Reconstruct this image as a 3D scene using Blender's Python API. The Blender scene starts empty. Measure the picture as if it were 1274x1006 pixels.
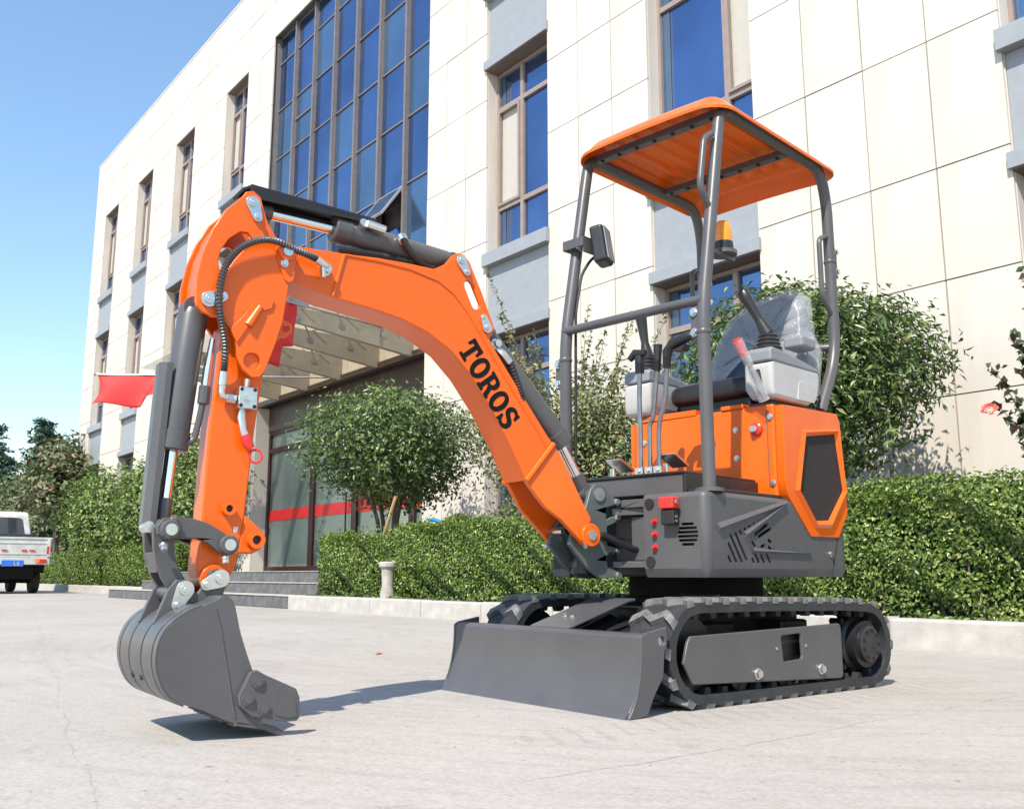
import bpy, math, random
import numpy as np
from mathutils import Vector, Matrix
from mathutils.geometry import tessellate_polygon, delaunay_2d_cdt
R = math.radians
rnd = random.Random(7)
sc = bpy.context.scene
COL = sc.collection

# ------------------------------------------------------------ camera, sky, sun, exposure
cam_d = bpy.data.cameras.new('camera'); cam = bpy.data.objects.new('camera', cam_d); COL.objects.link(cam)
cam_d.sensor_width = 36; cam_d.lens = 36 * 1183 / 1274; cam_d.clip_end = 900; cam_d.clip_start = 0.05
cam.location = (0, 0, 0.41); cam.rotation_euler = (R(90 + 10.16), 0, R(51.8))
sc.camera = cam
SUN_DIR = Vector((0.47, -0.88, 0)).normalized()
SUN_EL = R(50)
world = bpy.data.worlds.new('World'); sc.world = world; world.use_nodes = True
wt = world.node_tree; bg = wt.nodes['Background']
sky = wt.nodes.new('ShaderNodeTexSky'); sky.sky_type = 'NISHITA'; sky.sun_disc = False
sky.sun_elevation = SUN_EL; sky.sun_rotation = math.atan2(SUN_DIR.x, SUN_DIR.y)
sky.air_density = 1.6; sky.dust_density = 0.0; sky.ozone_density = 5.5
wt.links.new(sky.outputs[0], bg.inputs[0]); bg.inputs[1].default_value = 0.14
sun_d = bpy.data.lights.new('sun', 'SUN'); sun = bpy.data.objects.new('sun', sun_d); COL.objects.link(sun)
sun_d.energy = 4.7; sun_d.angle = R(0.55); sun_d.color = (1.0, 0.905, 0.78)
sv = SUN_DIR * math.cos(SUN_EL) + Vector((0, 0, math.sin(SUN_EL)))
sun.rotation_euler = sv.to_track_quat('Z', 'Y').to_euler(); sun.location = (3, -6, 9)
sc.view_settings.view_transform = 'Standard'; sc.view_settings.look = 'None'
sc.view_settings.exposure = 0.66; sc.view_settings.gamma = 1; sc.view_settings.use_curve_mapping = False
sc.cycles.max_bounces = 8

# ------------------------------------------------------------ materials
def ramp(nt, fac, stops):
    r = nt.nodes.new('ShaderNodeValToRGB'); e = r.color_ramp.elements
    while len(e) < len(stops): e.new(0.5)
    for el, (p, c) in zip(e, stops): el.position = p; el.color = (*c, 1)
    nt.links.new(fac, r.inputs[0]); return r.outputs[0]
def noise(nt, scale, detail=4, stretch=None, rough=0.55):
    n = nt.nodes.new('ShaderNodeTexNoise'); n.inputs['Scale'].default_value = scale
    n.inputs['Detail'].default_value = detail; n.inputs['Roughness'].default_value = rough
    tc = nt.nodes.new('ShaderNodeTexCoord'); src = tc.outputs['Object']
    if stretch:
        m = nt.nodes.new('ShaderNodeMapping'); m.inputs['Scale'].default_value = stretch
        nt.links.new(src, m.inputs[0]); src = m.outputs[0]
    nt.links.new(src, n.inputs['Vector']); return n.outputs[0]
def sub(c, k): return tuple(min(1, x * k) for x in c)
def mat(name, col, rough=0.5, metal=0.0, var=0.12, scale=8, bump=0.0, bscale=60, rvar=0.1, spec=0.5, coat=0.0, stretch=None):
    m = bpy.data.materials.new(name); m.use_nodes = True; nt = m.node_tree
    p = nt.nodes['Principled BSDF']
    n = noise(nt, scale, stretch=stretch)
    nt.links.new(ramp(nt, n, [(0.3, sub(col, 1 - var)), (0.7, sub(col, 1 + var))]), p.inputs['Base Color'])
    p.inputs['Metallic'].default_value = metal
    p.inputs['Specular IOR Level'].default_value = spec
    p.inputs['Coat Weight'].default_value = coat; p.inputs['Coat Roughness'].default_value = 0.12
    n2 = noise(nt, scale * 3.1)
    mr = nt.nodes.new('ShaderNodeMapRange'); mr.inputs['To Min'].default_value = max(0.02, rough - rvar); mr.inputs['To Max'].default_value = rough + rvar
    nt.links.new(n2, mr.inputs['Value']); nt.links.new(mr.outputs[0], p.inputs['Roughness'])
    if bump:
        b = nt.nodes.new('ShaderNodeBump'); b.inputs['Strength'].default_value = bump; b.inputs['Distance'].default_value = 0.01
        nt.links.new(noise(nt, bscale, 6), b.inputs['Height']); nt.links.new(b.outputs[0], p.inputs['Normal'])
    return m
def leafmat(name, cols, rough=0.4, trans=0.25, spec=0.5):
    m = bpy.data.materials.new(name); m.use_nodes = True; nt = m.node_tree
    p = nt.nodes['Principled BSDF']; out = nt.nodes['Material Output']
    g = nt.nodes.new('ShaderNodeNewGeometry')
    c = ramp(nt, g.outputs['Random Per Island'], cols)
    nt.links.new(c, p.inputs['Base Color']); p.inputs['Roughness'].default_value = rough
    p.inputs['Specular IOR Level'].default_value = spec
    t = nt.nodes.new('ShaderNodeBsdfTranslucent'); nt.links.new(c, t.inputs[0])
    mx = nt.nodes.new('ShaderNodeMixShader'); mx.inputs[0].default_value = trans
    nt.links.new(p.outputs[0], mx.inputs[1]); nt.links.new(t.outputs[0], mx.inputs[2]); nt.links.new(mx.outputs[0], out.inputs[0])
    return m
M = {}
M['orange'] = mat('orange_paint', (0.73, 0.112, 0.003), 0.30, var=0.05, coat=0.10, rvar=0.08, scale=5, bump=0.03, bscale=60, spec=0.4)
M['grey'] = mat('grey_paint', (0.080, 0.079, 0.083), 0.36, var=0.10, scale=6, rvar=0.1, bump=0.03, bscale=160)
M['greygreen'] = mat('grey_green_paint', (0.085, 0.102, 0.098), 0.38, var=0.1)
M['cover'] = mat('grey_plastic_cover', (0.078, 0.078, 0.083), 0.48, var=0.08, bump=0.08, bscale=400)
M['black'] = mat('black_paint', (0.012, 0.012, 0.013), 0.45)
M['blackplast'] = mat('black_plastic', (0.018, 0.018, 0.02), 0.38, rvar=0.12)
M['vinyl'] = mat('black_vinyl', (0.016, 0.016, 0.018), 0.34, bump=0.1, bscale=300)
M['rubber'] = mat('track_rubber', (0.024, 0.026, 0.029), 0.62, var=0.35, scale=14, bump=0.3, bscale=60)
M['lug'] = mat('worn_rubber', (0.13, 0.13, 0.125), 0.7, var=0.5, scale=25, bump=0.3, bscale=80)
M['chrome'] = mat('chrome', (0.75, 0.75, 0.76), 0.12, metal=1, var=0.04, rvar=0.06)
M['zinc'] = mat('zinc_plated_steel', (0.66, 0.66, 0.64), 0.32, metal=1, var=0.06, scale=60, rvar=0.06)
M['steel'] = mat('dull_steel', (0.30, 0.30, 0.31), 0.35, metal=1, var=0.15, scale=20)
M['mesh'] = mat('black_foam_mesh', (0.012, 0.012, 0.013), 0.75, var=0.6, scale=120, bump=0.9, bscale=220)
M['console'] = mat('pale_grey_plastic', (0.42, 0.42, 0.42), 0.42, var=0.04)
M['consoletop'] = mat('mid_grey_plastic', (0.20, 0.21, 0.23), 0.45, var=0.06)
M['red'] = mat('red_plastic', (0.62, 0.03, 0.025), 0.35)
M['film'] = None
M['print'] = mat('black_print', (0.005, 0.005, 0.005), 0.6, spec=0.2)
M['stone'] = mat('facade_stone', (0.575, 0.538, 0.482), 0.65, var=0.05, scale=1.3, bump=0.12, bscale=70)
def panel_tone(m):
    nt = m.node_tree; p = nt.nodes['Principled BSDF']; src = p.inputs['Base Color'].links[0].from_socket
    oi = nt.nodes.new('ShaderNodeObjectInfo'); st = noise(nt, 2.2, 5, (1.6, 1, 0.12), 0.6)
    for f in (ramp(nt, oi.outputs['Random'], [(0, (0.965, 0.96, 0.95)), (1, (1.03, 1.03, 1.03))]), ramp(nt, st, [(0.33, (0.93, 0.915, 0.89)), (0.55, (1.01, 1.01, 1.01))])):
        x = nt.nodes.new('ShaderNodeMix'); x.data_type = 'RGBA'; x.blend_type = 'MULTIPLY'; x.inputs[0].default_value = 1
        nt.links.new(src, x.inputs[6]); nt.links.new(f, x.inputs[7]); src = x.outputs[2]
    nt.links.new(src, p.inputs['Base Color'])
panel_tone(M['stone'])
M['joint'] = mat('joint_grey', (0.10, 0.095, 0.09), 0.8)
M['spandrel'] = mat('grey_blue_spandrel', (0.27, 0.29, 0.315), 0.45, var=0.05)
M['frame'] = mat('bronze_frame', (0.27, 0.215, 0.19), 0.4, var=0.08)
M['brown'] = mat('dark_brown_panel', (0.055, 0.038, 0.028), 0.45, var=0.25, scale=3)
M['doorframe'] = mat('maroon_frame', (0.035, 0.010, 0.012), 0.35)
M['redband'] = mat('red_band', (0.62, 0.02, 0.02), 0.45)
M['cream'] = mat('cream_cladding', (0.62, 0.52, 0.36), 0.6, var=0.06)
M['blind'] = mat('beige_blind', (0.42, 0.40, 0.36), 0.7, var=0.05)
M['beam'] = mat('weathered_beam', (0.30, 0.265, 0.205), 0.65, var=0.12, scale=4, bump=0.05)
M['darkstone'] = mat('dark_granite', (0.10, 0.10, 0.105), 0.45, var=0.35, scale=9, bump=0.1)
M['kerb'] = mat('kerb_concrete', (0.42, 0.40, 0.37), 0.8, var=0.16, scale=7, bump=0.35, bscale=110)
M['soil'] = mat('soil', (0.10, 0.075, 0.05), 0.95, var=0.4, scale=12, bump=0.8, bscale=40)
M['bark'] = mat('bark', (0.11, 0.085, 0.065), 0.85, var=0.3, scale=20, bump=0.6, bscale=60)
M['twig'] = mat('reddish_twig', (0.13, 0.07, 0.045), 0.7, var=0.3)
M['wood'] = mat('bare_wood', (0.42, 0.26, 0.13), 0.7, var=0.2, scale=20)
M['flag'] = mat('red_cloth', (0.62, 0.02, 0.018), 0.7, var=0.08)
M['white'] = mat('white_paint', (0.52, 0.53, 0.52), 0.4, var=0.16, scale=5)
M['dim'] = mat('underbody_black', (0.012, 0.011, 0.011), 0.85, spec=0.15)
M['navy'] = mat('dark_blue_paint', (0.03, 0.045, 0.06), 0.4)
M['tyre'] = mat('tyre_rubber', (0.02, 0.02, 0.02), 0.8)
M['plate'] = mat('blue_plate', (0.03, 0.16, 0.60), 0.4)
M['amber'] = mat('amber_lens', (0.85, 0.26, 0.01), 0.15, var=0.1, coat=0.4)
M['stoneware'] = mat('pale_stone', (0.36, 0.34, 0.30), 0.8, var=0.22, scale=10, bump=0.3)
M['bluehose'] = mat('blue_hose', (0.03, 0.20, 0.45), 0.4)
M['rose'] = mat('coral_petal', (0.80, 0.10, 0.09), 0.6, var=0.15, scale=40)
M['core'] = mat('hedge_blocker_dark', (0.012, 0.02, 0.008), 0.9)  # near-black green for the light-blocking box inside the hedges

def glassmat(name, tint, rough, base, mixf):
    m = bpy.data.materials.new(name); m.use_nodes = True; nt = m.node_tree
    p = nt.nodes['Principled BSDF']; out = nt.nodes['Material Output']
    nt.links.new(ramp(nt, noise(nt, 0.8), [(0.3, sub(base, 0.8)), (0.7, sub(base, 1.2))]), p.inputs['Base Color'])
    p.inputs['Roughness'].default_value = 0.3
    g = nt.nodes.new('ShaderNodeBsdfGlossy'); nt.links.new(ramp(nt, noise(nt, 0.55, 3), [(0.35, sub(tint, 0.72)), (0.65, sub(tint, 1.12))]), g.inputs['Color']); g.inputs['Roughness'].default_value = rough  # noise in the gloss tint paints uneven reflections into the glass
    b = nt.nodes.new('ShaderNodeBump'); b.inputs['Strength'].default_value = 0.04; b.inputs['Distance'].default_value = 0.02
    nt.links.new(noise(nt, 1.1, 2), b.inputs['Height']); nt.links.new(b.outputs[0], g.inputs['Normal'])
    mx = nt.nodes.new('ShaderNodeMixShader'); mx.inputs[0].default_value = mixf
    nt.links.new(p.outputs[0], mx.inputs[1]); nt.links.new(g.outputs[0], mx.inputs[2]); nt.links.new(mx.outputs[0], out.inputs[0])
    return m
M['glass'] = glassmat('blue_coated_glass', (0.26, 0.36, 0.60), 0.01, (0.012, 0.035, 0.10), 0.60)
M['glassc'] = glassmat('curtained_glass', (0.24, 0.35, 0.54), 0.02, (0.05, 0.10, 0.17), 0.52)
M['doorglass'] = glassmat('door_glass', (0.40, 0.44, 0.42), 0.03, (0.16, 0.20, 0.18), 0.22)
M['darkglass'] = glassmat('dark_cab_glass', (0.32, 0.36, 0.40), 0.03, (0.02, 0.025, 0.03), 0.22)
def sheet(name, col, alpha, rough=0.1):
    m = bpy.data.materials.new(name); m.use_nodes = True; nt = m.node_tree
    p = nt.nodes['Principled BSDF']; out = nt.nodes['Material Output']
    nt.links.new(ramp(nt, noise(nt, 4), [(0.3, sub(col, 0.85)), (0.7, sub(col, 1.1))]), p.inputs['Base Color'])
    p.inputs['Roughness'].default_value = rough
    b = nt.nodes.new('ShaderNodeBump'); b.inputs['Strength'].default_value = 0.9; b.inputs['Distance'].default_value = 0.02
    nt.links.new(noise(nt, 16, 5), b.inputs['Height']); nt.links.new(b.outputs[0], p.inputs['Normal'])
    t = nt.nodes.new('ShaderNodeBsdfTransparent'); mx = nt.nodes.new('ShaderNodeMixShader'); mx.inputs[0].default_value = alpha
    nt.links.new(t.outputs[0], mx.inputs[1]); nt.links.new(p.outputs[0], mx.inputs[2]); nt.links.new(mx.outputs[0], out.inputs[0])
    return m
M['film'] = sheet('clear_plastic_film', (0.72, 0.76, 0.80), 0.28, 0.06)
M['awnglass'] = sheet('dusty_awning_glass', (0.60, 0.58, 0.50), 0.34, 0.3)

def groundmat():
    m = bpy.data.materials.new('concrete_yard'); m.use_nodes = True; nt = m.node_tree; L = nt.links
    p = nt.nodes['Principled BSDF']
    def mul(a, b, f=1.0):
        x = nt.nodes.new('ShaderNodeMix'); x.data_type = 'RGBA'; x.blend_type = 'MULTIPLY'; x.inputs[0].default_value = f
        L.new(a, x.inputs[6]); L.new(b, x.inputs[7]); return x.outputs[2]
    base = ramp(nt, noise(nt, 0.45, 6), [(0.3, (0.350, 0.330, 0.306)), (0.7, (0.400, 0.380, 0.355))])
    streak = ramp(nt, noise(nt, 1.0, 5, (0.9, 2.2, 1), 0.7), [(0.34, (0.88, 0.87, 0.86)), (0.56, (1, 1, 1))])
    grit = ramp(nt, noise(nt, 90, 3), [(0.3, (0.84, 0.84, 0.84)), (0.65, (1.05, 1.05, 1.05))])
    spots = ramp(nt, noise(nt, 2.2, 6, None, 0.65), [(0.30, (0.80, 0.785, 0.77)), (0.42, (1, 1, 1))])
    specks = ramp(nt, noise(nt, 38, 2, None, 0.3), [(0.235, (0.45, 0.43, 0.41)), (0.275, (1, 1, 1))])
    pale = ramp(nt, noise(nt, 24, 5, None, 0.7), [(0.35, (0.93, 0.925, 0.92)), (0.65, (1.06, 1.06, 1.06))])
    c = mul(mul(mul(mul(mul(base, streak, 0.55), grit), spots, 0.7), specks, 0.7), pale)
    tc = nt.nodes.new('ShaderNodeTexCoord'); sep = nt.nodes.new('ShaderNodeSeparateXYZ'); L.new(tc.outputs['Object'], sep.inputs[0])
    def math_(op, a, b):
        n = nt.nodes.new('ShaderNodeMath'); n.operation = op
        for i, v in enumerate((a, b)):
            if isinstance(v, (int, float)): n.inputs[i].default_value = v
            else: L.new(v, n.inputs[i])
        return n.outputs[0]
    # a wandering crack that runs along the yard, and a fainter one
    for (a, b, k, w, amt) in ((1.0, 0.02, -1.53, 0.0045, 0.55), (1.0, -0.15, -2.95, 0.004, 0.3), (0.2, 1.0, 0.15, 0.004, 0.25)):
        d = math_('ADD', math_('MULTIPLY', sep.outputs[0], a), math_('MULTIPLY', sep.outputs[1], b))
        wob = math_('MULTIPLY', math_('SUBTRACT', noise(nt, 1.3, 9, None, 0.66), 0.5), 0.16)
        d = math_('ABSOLUTE', math_('ADD', math_('SUBTRACT', d, k), wob), 0)
        brk = math_('MULTIPLY', noise(nt, 5.5, 4), 1.0)
        gate = math_('ADD', math_('MULTIPLY', d, 1 / w), math_('MULTIPLY', math_('MAXIMUM', math_('SUBTRACT', brk, 0.52), 0), 9.0))
        c = mul(c, ramp(nt, gate, [(0.4, (0.42, 0.40, 0.38)), (1.0, (1, 1, 1))]), amt)
    # prints of the track lugs beside the machine and faint curved scuffs
    band = math_('ABSOLUTE', math_('ADD', sep.outputs[0], 1.93), 0)
    wv = math_('SINE', math_('ADD', math_('MULTIPLY', sep.outputs[1], 78.0), math_('MULTIPLY', sep.outputs[0], 40.0)), 0)
    lugp = math_('MULTIPLY', math_('GREATER_THAN', math_('ADD', wv, math_('MULTIPLY', math_('SUBTRACT', noise(nt, 9, 4), 0.5), 2.2)), 0.62), math_('MULTIPLY', math_('LESS_THAN', math_('ADD', band, math_('MULTIPLY', noise(nt, 4, 3), 0.2)), 0.20), math_('MULTIPLY', math_('GREATER_THAN', sep.outputs[1], 1.55), math_('LESS_THAN', sep.outputs[1], 3.9))))
    c = mul(c, ramp(nt, lugp, [(0.0, (1, 1, 1)), (1.0, (0.82, 0.805, 0.79))]), 0.55)
    cx_ = math_('ADD', sep.outputs[0], 4.6); cy_ = math_('SUBTRACT', sep.outputs[1], 5.2)
    rad_ = math_('SQRT', math_('ADD', math_('MULTIPLY', cx_, cx_), math_('MULTIPLY', cy_, cy_)), 0)
    cmb = nt.nodes.new('ShaderNodeCombineXYZ'); L.new(math_('MULTIPLY', rad_, 5.0), cmb.inputs[0]); L.new(math_('MULTIPLY', math_('ARCTAN2', cy_, cx_), 2.0), cmb.inputs[1])
    an = nt.nodes.new('ShaderNodeTexNoise'); an.inputs['Scale'].default_value = 3.0; an.inputs['Detail'].default_value = 8; an.inputs['Roughness'].default_value = 0.7; L.new(cmb.outputs[0], an.inputs['Vector'])
    c = mul(c, ramp(nt, an.outputs[0], [(0.36, (0.80, 0.785, 0.77)), (0.50, (1, 1, 1)), (0.72, (1.05, 1.05, 1.05))]), 0.5)
    L.new(c, p.inputs['Base Color']); p.inputs['Roughness'].default_value = 0.75; p.inputs['Specular IOR Level'].default_value = 0.3
    b = nt.nodes.new('ShaderNodeBump'); b.inputs['Strength'].default_value = 0.25; b.inputs['Distance'].default_value = 0.006
    L.new(noise(nt, 70, 6), b.inputs['Height']); L.new(b.outputs[0], p.inputs['Normal'])
    return m
M['ground'] = groundmat()

# ------------------------------------------------------------ geometry helpers
class G:
    def __init__(s): s.v = []; s.f = []
    def add(s, vs, fs):
        o = len(s.v); s.v += [tuple(x) for x in vs]; s.f += [tuple(i + o for i in f) for f in fs]; return s
    def box(s, a, b):
        (x0, y0, z0), (x1, y1, z1) = a, b
        return s.add([(x0, y0, z0), (x1, y0, z0), (x1, y1, z0), (x0, y1, z0), (x0, y0, z1), (x1, y0, z1), (x1, y1, z1), (x0, y1, z1)],
                     [(0, 3, 2, 1), (4, 5, 6, 7), (0, 1, 5, 4), (1, 2, 6, 5), (2, 3, 7, 6), (3, 0, 4, 7)])
    def prism(s, pts, a0, a1, ax='x', holes=()):
        loops = [list(pts)] + [list(h) for h in holes]
        def P(p, a): return (a, p[0], p[1]) if ax == 'x' else (p[0], a, p[1]) if ax == 'y' else (p[0], p[1], a)
        flat = [p for l in loops for p in l]; n = len(flat)
        if holes:
            ed = []; k0 = 0
            for l in loops: ed += [(k0 + i, k0 + (i + 1) % len(l)) for i in range(len(l))]; k0 += len(l)
            rv = delaunay_2d_cdt([Vector(p) for p in flat], ed, [], 0, 1e-7)
            mp = [min(range(n), key=lambda q: (flat[q][0] - v.x) ** 2 + (flat[q][1] - v.y) ** 2) for v in rv[0]]
            def inside(x, y, l):
                c = False
                for i in range(len(l)):
                    (xa, ya), (xb, yb) = l[i][:2], l[i - 1][:2]
                    if (ya > y) != (yb > y) and x < (xb - xa) * (y - ya) / (yb - ya) + xa: c = not c
                return c
            tris = []
            for f in rv[2]:
                t = tuple(mp[i] for i in f); x = sum(flat[i][0] for i in t) / len(t); y = sum(flat[i][1] for i in t) / len(t)
                if inside(x, y, loops[0]) and not any(inside(x, y, h) for h in loops[1:]): tris.append(t)
        else: tris = tessellate_polygon([[Vector((p[0], p[1], 0)) for p in l] for l in loops])
        fs = [t for t in tris] + [tuple(i + n for i in t[::-1]) for t in tris]
        o = 0
        for l in loops:
            k = len(l)
            for i in range(k): fs.append((o + i, o + (i + 1) % k, n + o + (i + 1) % k, n + o + i))
            o += k
        return s.add([P(p, a0) for p in flat] + [P(p, a1) for p in flat], fs)
    def loft(s, A, B, closed=True):
        n = len(A); fs = []
        for i in range(n if closed else n - 1): j = (i + 1) % n; fs.append((i, j, n + j, n + i))
        return s.add(list(A) + list(B), fs)
    def tube(s, path, r, n=12, fillet=0, caps=True, seg=6):
        P = [Vector(p) for p in path]
        if fillet and len(P) > 2 and not isinstance(r, (list, tuple)):
            Q = [P[0]]
            for i in range(1, len(P) - 1):
                a, b, c = P[i - 1], P[i], P[i + 1]; d1 = (a - b); d2 = (c - b)
                f = min(fillet, d1.length * 0.49, d2.length * 0.49)
                p0 = b + d1.normalized() * f; p2 = b + d2.normalized() * f
                for k in range(seg + 1):
                    t = k / seg; Q.append(p0 * (1 - t) ** 2 + b * 2 * t * (1 - t) + p2 * t * t)
            Q.append(P[-1]); P = Q
        rs = r if isinstance(r, (list, tuple)) else [r] * len(P)
        up = None; rings = []
        for i, p in enumerate(P):
            t = (P[min(i + 1, len(P) - 1)] - P[max(i - 1, 0)]).normalized()
            if up is None: up = t.orthogonal().normalized()
            up = (up - t * up.dot(t)).normalized(); sd = t.cross(up)
            rings.append([p + (up * math.cos(2 * math.pi * k / n) + sd * math.sin(2 * math.pi * k / n)) * rs[i] for k in range(n)])
        vs = [v for rg in rings for v in rg]; fs = []
        for i in range(len(P) - 1):
            for k in range(n): fs.append((i * n + k, i * n + (k + 1) % n, (i + 1) * n + (k + 1) % n, (i + 1) * n + k))
        if caps: fs.append(tuple(range(n))[::-1]); fs.append(tuple((len(P) - 1) * n + k for k in range(n)))
        return s.add(vs, fs)
    def cyl(s, a, b, r, n=20, r2=None): return s.tube([a, b], [r, r if r2 is None else r2], n)
    def lathe(s, prof, o, d=(0, 0, 1), n=20):
        d = Vector(d).normalized(); u = d.orthogonal().normalized(); w = d.cross(u); o = Vector(o)
        vs = [o + d * z + (u * math.cos(2 * math.pi * k / n) + w * math.sin(2 * math.pi * k / n)) * r for r, z in prof for k in range(n)]
        fs = []
        for i in range(len(prof) - 1):
            for k in range(n): fs.append((i * n + k, i * n + (k + 1) % n, (i + 1) * n + (k + 1) % n, (i + 1) * n + k))
        fs.append(tuple(range(n))[::-1]); fs.append(tuple((len(prof) - 1) * n + k for k in range(n)))
        return s.add(vs, fs)
    def bolt(s, p, d, r=0.009, h=0.008):
        p = Vector(p); d = Vector(d).normalized()
        s.cyl(p, p + d * h * 0.4, r * 1.35, 12); s.cyl(p + d * h * 0.4, p + d * h * 1.3, r, 6); return s
    def sphere(s, o, r, n=12, sc_=(1, 1, 1)):
        o = Vector(o); m = n // 2; vs = []; fs = []
        for i in range(m + 1):
            a = math.pi * i / m
            for k in range(n):
                b = 2 * math.pi * k / n
                vs.append((o.x + r * sc_[0] * math.sin(a) * math.cos(b), o.y + r * sc_[1] * math.sin(a) * math.sin(b), o.z + r * sc_[2] * math.cos(a)))
        for i in range(m):
            for k in range(n): fs.append((i * n + k, (i + 1) * n + k, (i + 1) * n + (k + 1) % n, i * n + (k + 1) % n))
        return s.add(vs, fs)
def mesh_of(name, g, m, smooth=32):
    me = bpy.data.meshes.new(name); me.from_pydata(g.v, [], g.f); me.update()
    import bmesh
    bm = bmesh.new(); bm.from_mesh(me); bmesh.ops.remove_doubles(bm, verts=bm.verts, dist=1e-6); bmesh.ops.recalc_face_normals(bm, faces=bm.faces); bm.to_mesh(me); bm.free()
    me.materials.append(m)
    if smooth:
        me.polygons.foreach_set('use_smooth', [True] * len(me.polygons)); me.set_sharp_from_angle(angle=R(smooth))
    return me
def link(name, me, parent=None, loc=(0, 0, 0), rz=0):
    o = bpy.data.objects.new(name, me); COL.objects.link(o); o.location = loc; o.rotation_euler = (0, 0, rz)
    if parent: o.parent = parent
    return o
SPLIT = {'bolt', 'screw', 'rubber_plug', 'pin', 'link_boss', 'link_pin', 'cutter_bolt', 'wear_pad', 'drain_hole', 'blade_end_plate', 'canopy_crossbar', 'hydraulic_hose', 'reflector',
         'window_reveal', 'entrance_reveal', 'red_band', 'boss', 'boss_bore', 'seat_base_lip', 'spider_fitting', 'side_window', 'side_wall', 'blade_arm', 'swing_bracket_frame', 'lifting_lug', 'boom_pin', 'notice_board', 'joint_bolt', 'weld_seam', 'hose_fitting', 'rod_guard', 'bracket_web', 'wall'}
def pieces(g, tol=0.0012):
    n = len(g.v); pa = list(range(n))
    def find(i):
        while pa[i] != i: pa[i] = pa[pa[i]]; i = pa[i]
        return i
    for f in g.f:
        for j in f[1:]: pa[find(f[0])] = find(j)
    gr = {}
    for i in range(n): gr.setdefault(find(i), []).append(i)
    bb = [[list(k), [min(g.v[i][a] for i in k) - tol for a in range(3)], [max(g.v[i][a] for i in k) + tol for a in range(3)]] for k in gr.values()]
    done = False
    while not done:
        done = True
        for i in range(len(bb)):
            for j in range(i + 1, len(bb)):
                if all(bb[i][1][a] <= bb[j][2][a] and bb[j][1][a] <= bb[i][2][a] for a in range(3)):
                    bb[i] = [bb[i][0] + bb[j][0], [min(bb[i][1][a], bb[j][1][a]) for a in range(3)], [max(bb[i][2][a], bb[j][2][a]) for a in range(3)]]; bb.pop(j); done = False; break
            if not done: break
    out = []
    for k, _, _ in bb:
        ks = set(k); mp = {v: i for i, v in enumerate(k)}; q = G(); q.v = [g.v[i] for i in k]; q.f = [tuple(mp[i] for i in f) for f in g.f if f[0] in ks]; out.append(q)
    return out
def obj(name, g, m, parent=None, **k):
    if name not in SPLIT or len(g.v) > 4000: return obj1(name, g, m, parent, **k)
    return [obj1(name, q, m, parent, **k) for q in pieces(g)][0]
def obj1(name, g, m, parent=None, loc=(0, 0, 0), rz=0, bevel=0.0, smooth=32, segs=2):
    o = link(name, mesh_of(name, g, M[m] if isinstance(m, str) else m, smooth), parent, loc, rz)
    if bevel:
        b = o.modifiers.new('bevel', 'BEVEL'); b.width = bevel; b.segments = segs; b.limit_method = 'ANGLE'; b.angle_limit = R(40); b.harden_normals = True
    return o
def tag(o, label=None, cat=None, group=None, kind=None):
    if label: o['label'] = label
    if cat: o['category'] = cat
    if group: o['group'] = group
    if kind: o['kind'] = kind
    return o
def empty(name, loc, label, cat, group=None, rz=0):
    o = link(name, None, None, loc, rz); o.empty_display_size = 0.2
    return tag(o, label, cat, group)
def circ(cx, cy, r, n=20, a0=0, a1=360):
    full = abs(a1 - a0) >= 360
    return [(cx + r * math.cos(R(a0 + (a1 - a0) * i / (n if full else n - 1))), cy + r * math.sin(R(a0 + (a1 - a0) * i / (n if full else n - 1)))) for i in range(n)]
def hull2(c1, r1, c2, r2, n=10):
    # teardrop round two circles
    d = (c2[0] - c1[0], c2[1] - c1[1]); a = math.degrees(math.atan2(d[1], d[0])); dist = math.hypot(*d)
    k = math.degrees(math.acos(max(-1, min(1, (r1 - r2) / dist))))
    return circ(c1[0], c1[1], r1, n, a + k, a + 360 - k) + circ(c2[0], c2[1], r2, n, a - k, a + k)

def dense(P, n):
    P = [Vector(p) for p in P]; o = []
    for i in range(n + 1):
        t = i / n * (len(P) - 1); k = min(int(t), len(P) - 2); f = t - k; p0 = P[max(k - 1, 0)]; p1 = P[k]; p2 = P[k + 1]; p3 = P[min(k + 2, len(P) - 1)]
        o.append(0.5 * ((2 * p1) + (p2 - p0) * f + (2 * p0 - 5 * p1 + 4 * p2 - p3) * f * f + (3 * p1 - p0 - 3 * p2 + p3) * f ** 3))
    return o
# ------------------------------------------------------------ foliage helpers
def leaves(centers, normals, size, aspect=0.5, jitter=0.6, seed=0, fold=0.25, svar=0.35, up=0.0):
    rs = np.random.RandomState(seed); n = len(centers)
    nrm = normals + rs.normal(0, jitter, (n, 3)); nrm[:, 2] += up
    nrm /= np.linalg.norm(nrm, axis=1, keepdims=True) + 1e-9
    t = rs.normal(0, 1, (n, 3)); t -= nrm * np.sum(t * nrm, 1, keepdims=True); t /= np.linalg.norm(t, axis=1, keepdims=True) + 1e-9
    b = np.cross(nrm, t); L = size * (1 + rs.uniform(-svar, svar, (n, 1))); W = L * aspect
    v = np.stack([centers - t * L * 0.5, centers - t * L * 0.05 + b * W * 0.5 + nrm * W * fold, centers + t * L * 0.5 - nrm * L * 0.08, centers - t * L * 0.05 - b * W * 0.5 + nrm * W * fold], 1).reshape(-1, 3)
    i = np.arange(n)[:, None] * 4
    f = np.stack([i + np.array([0, 1, 2]), i + np.array([0, 2, 3])], 1).reshape(-1, 3)
    return v, f
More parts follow.
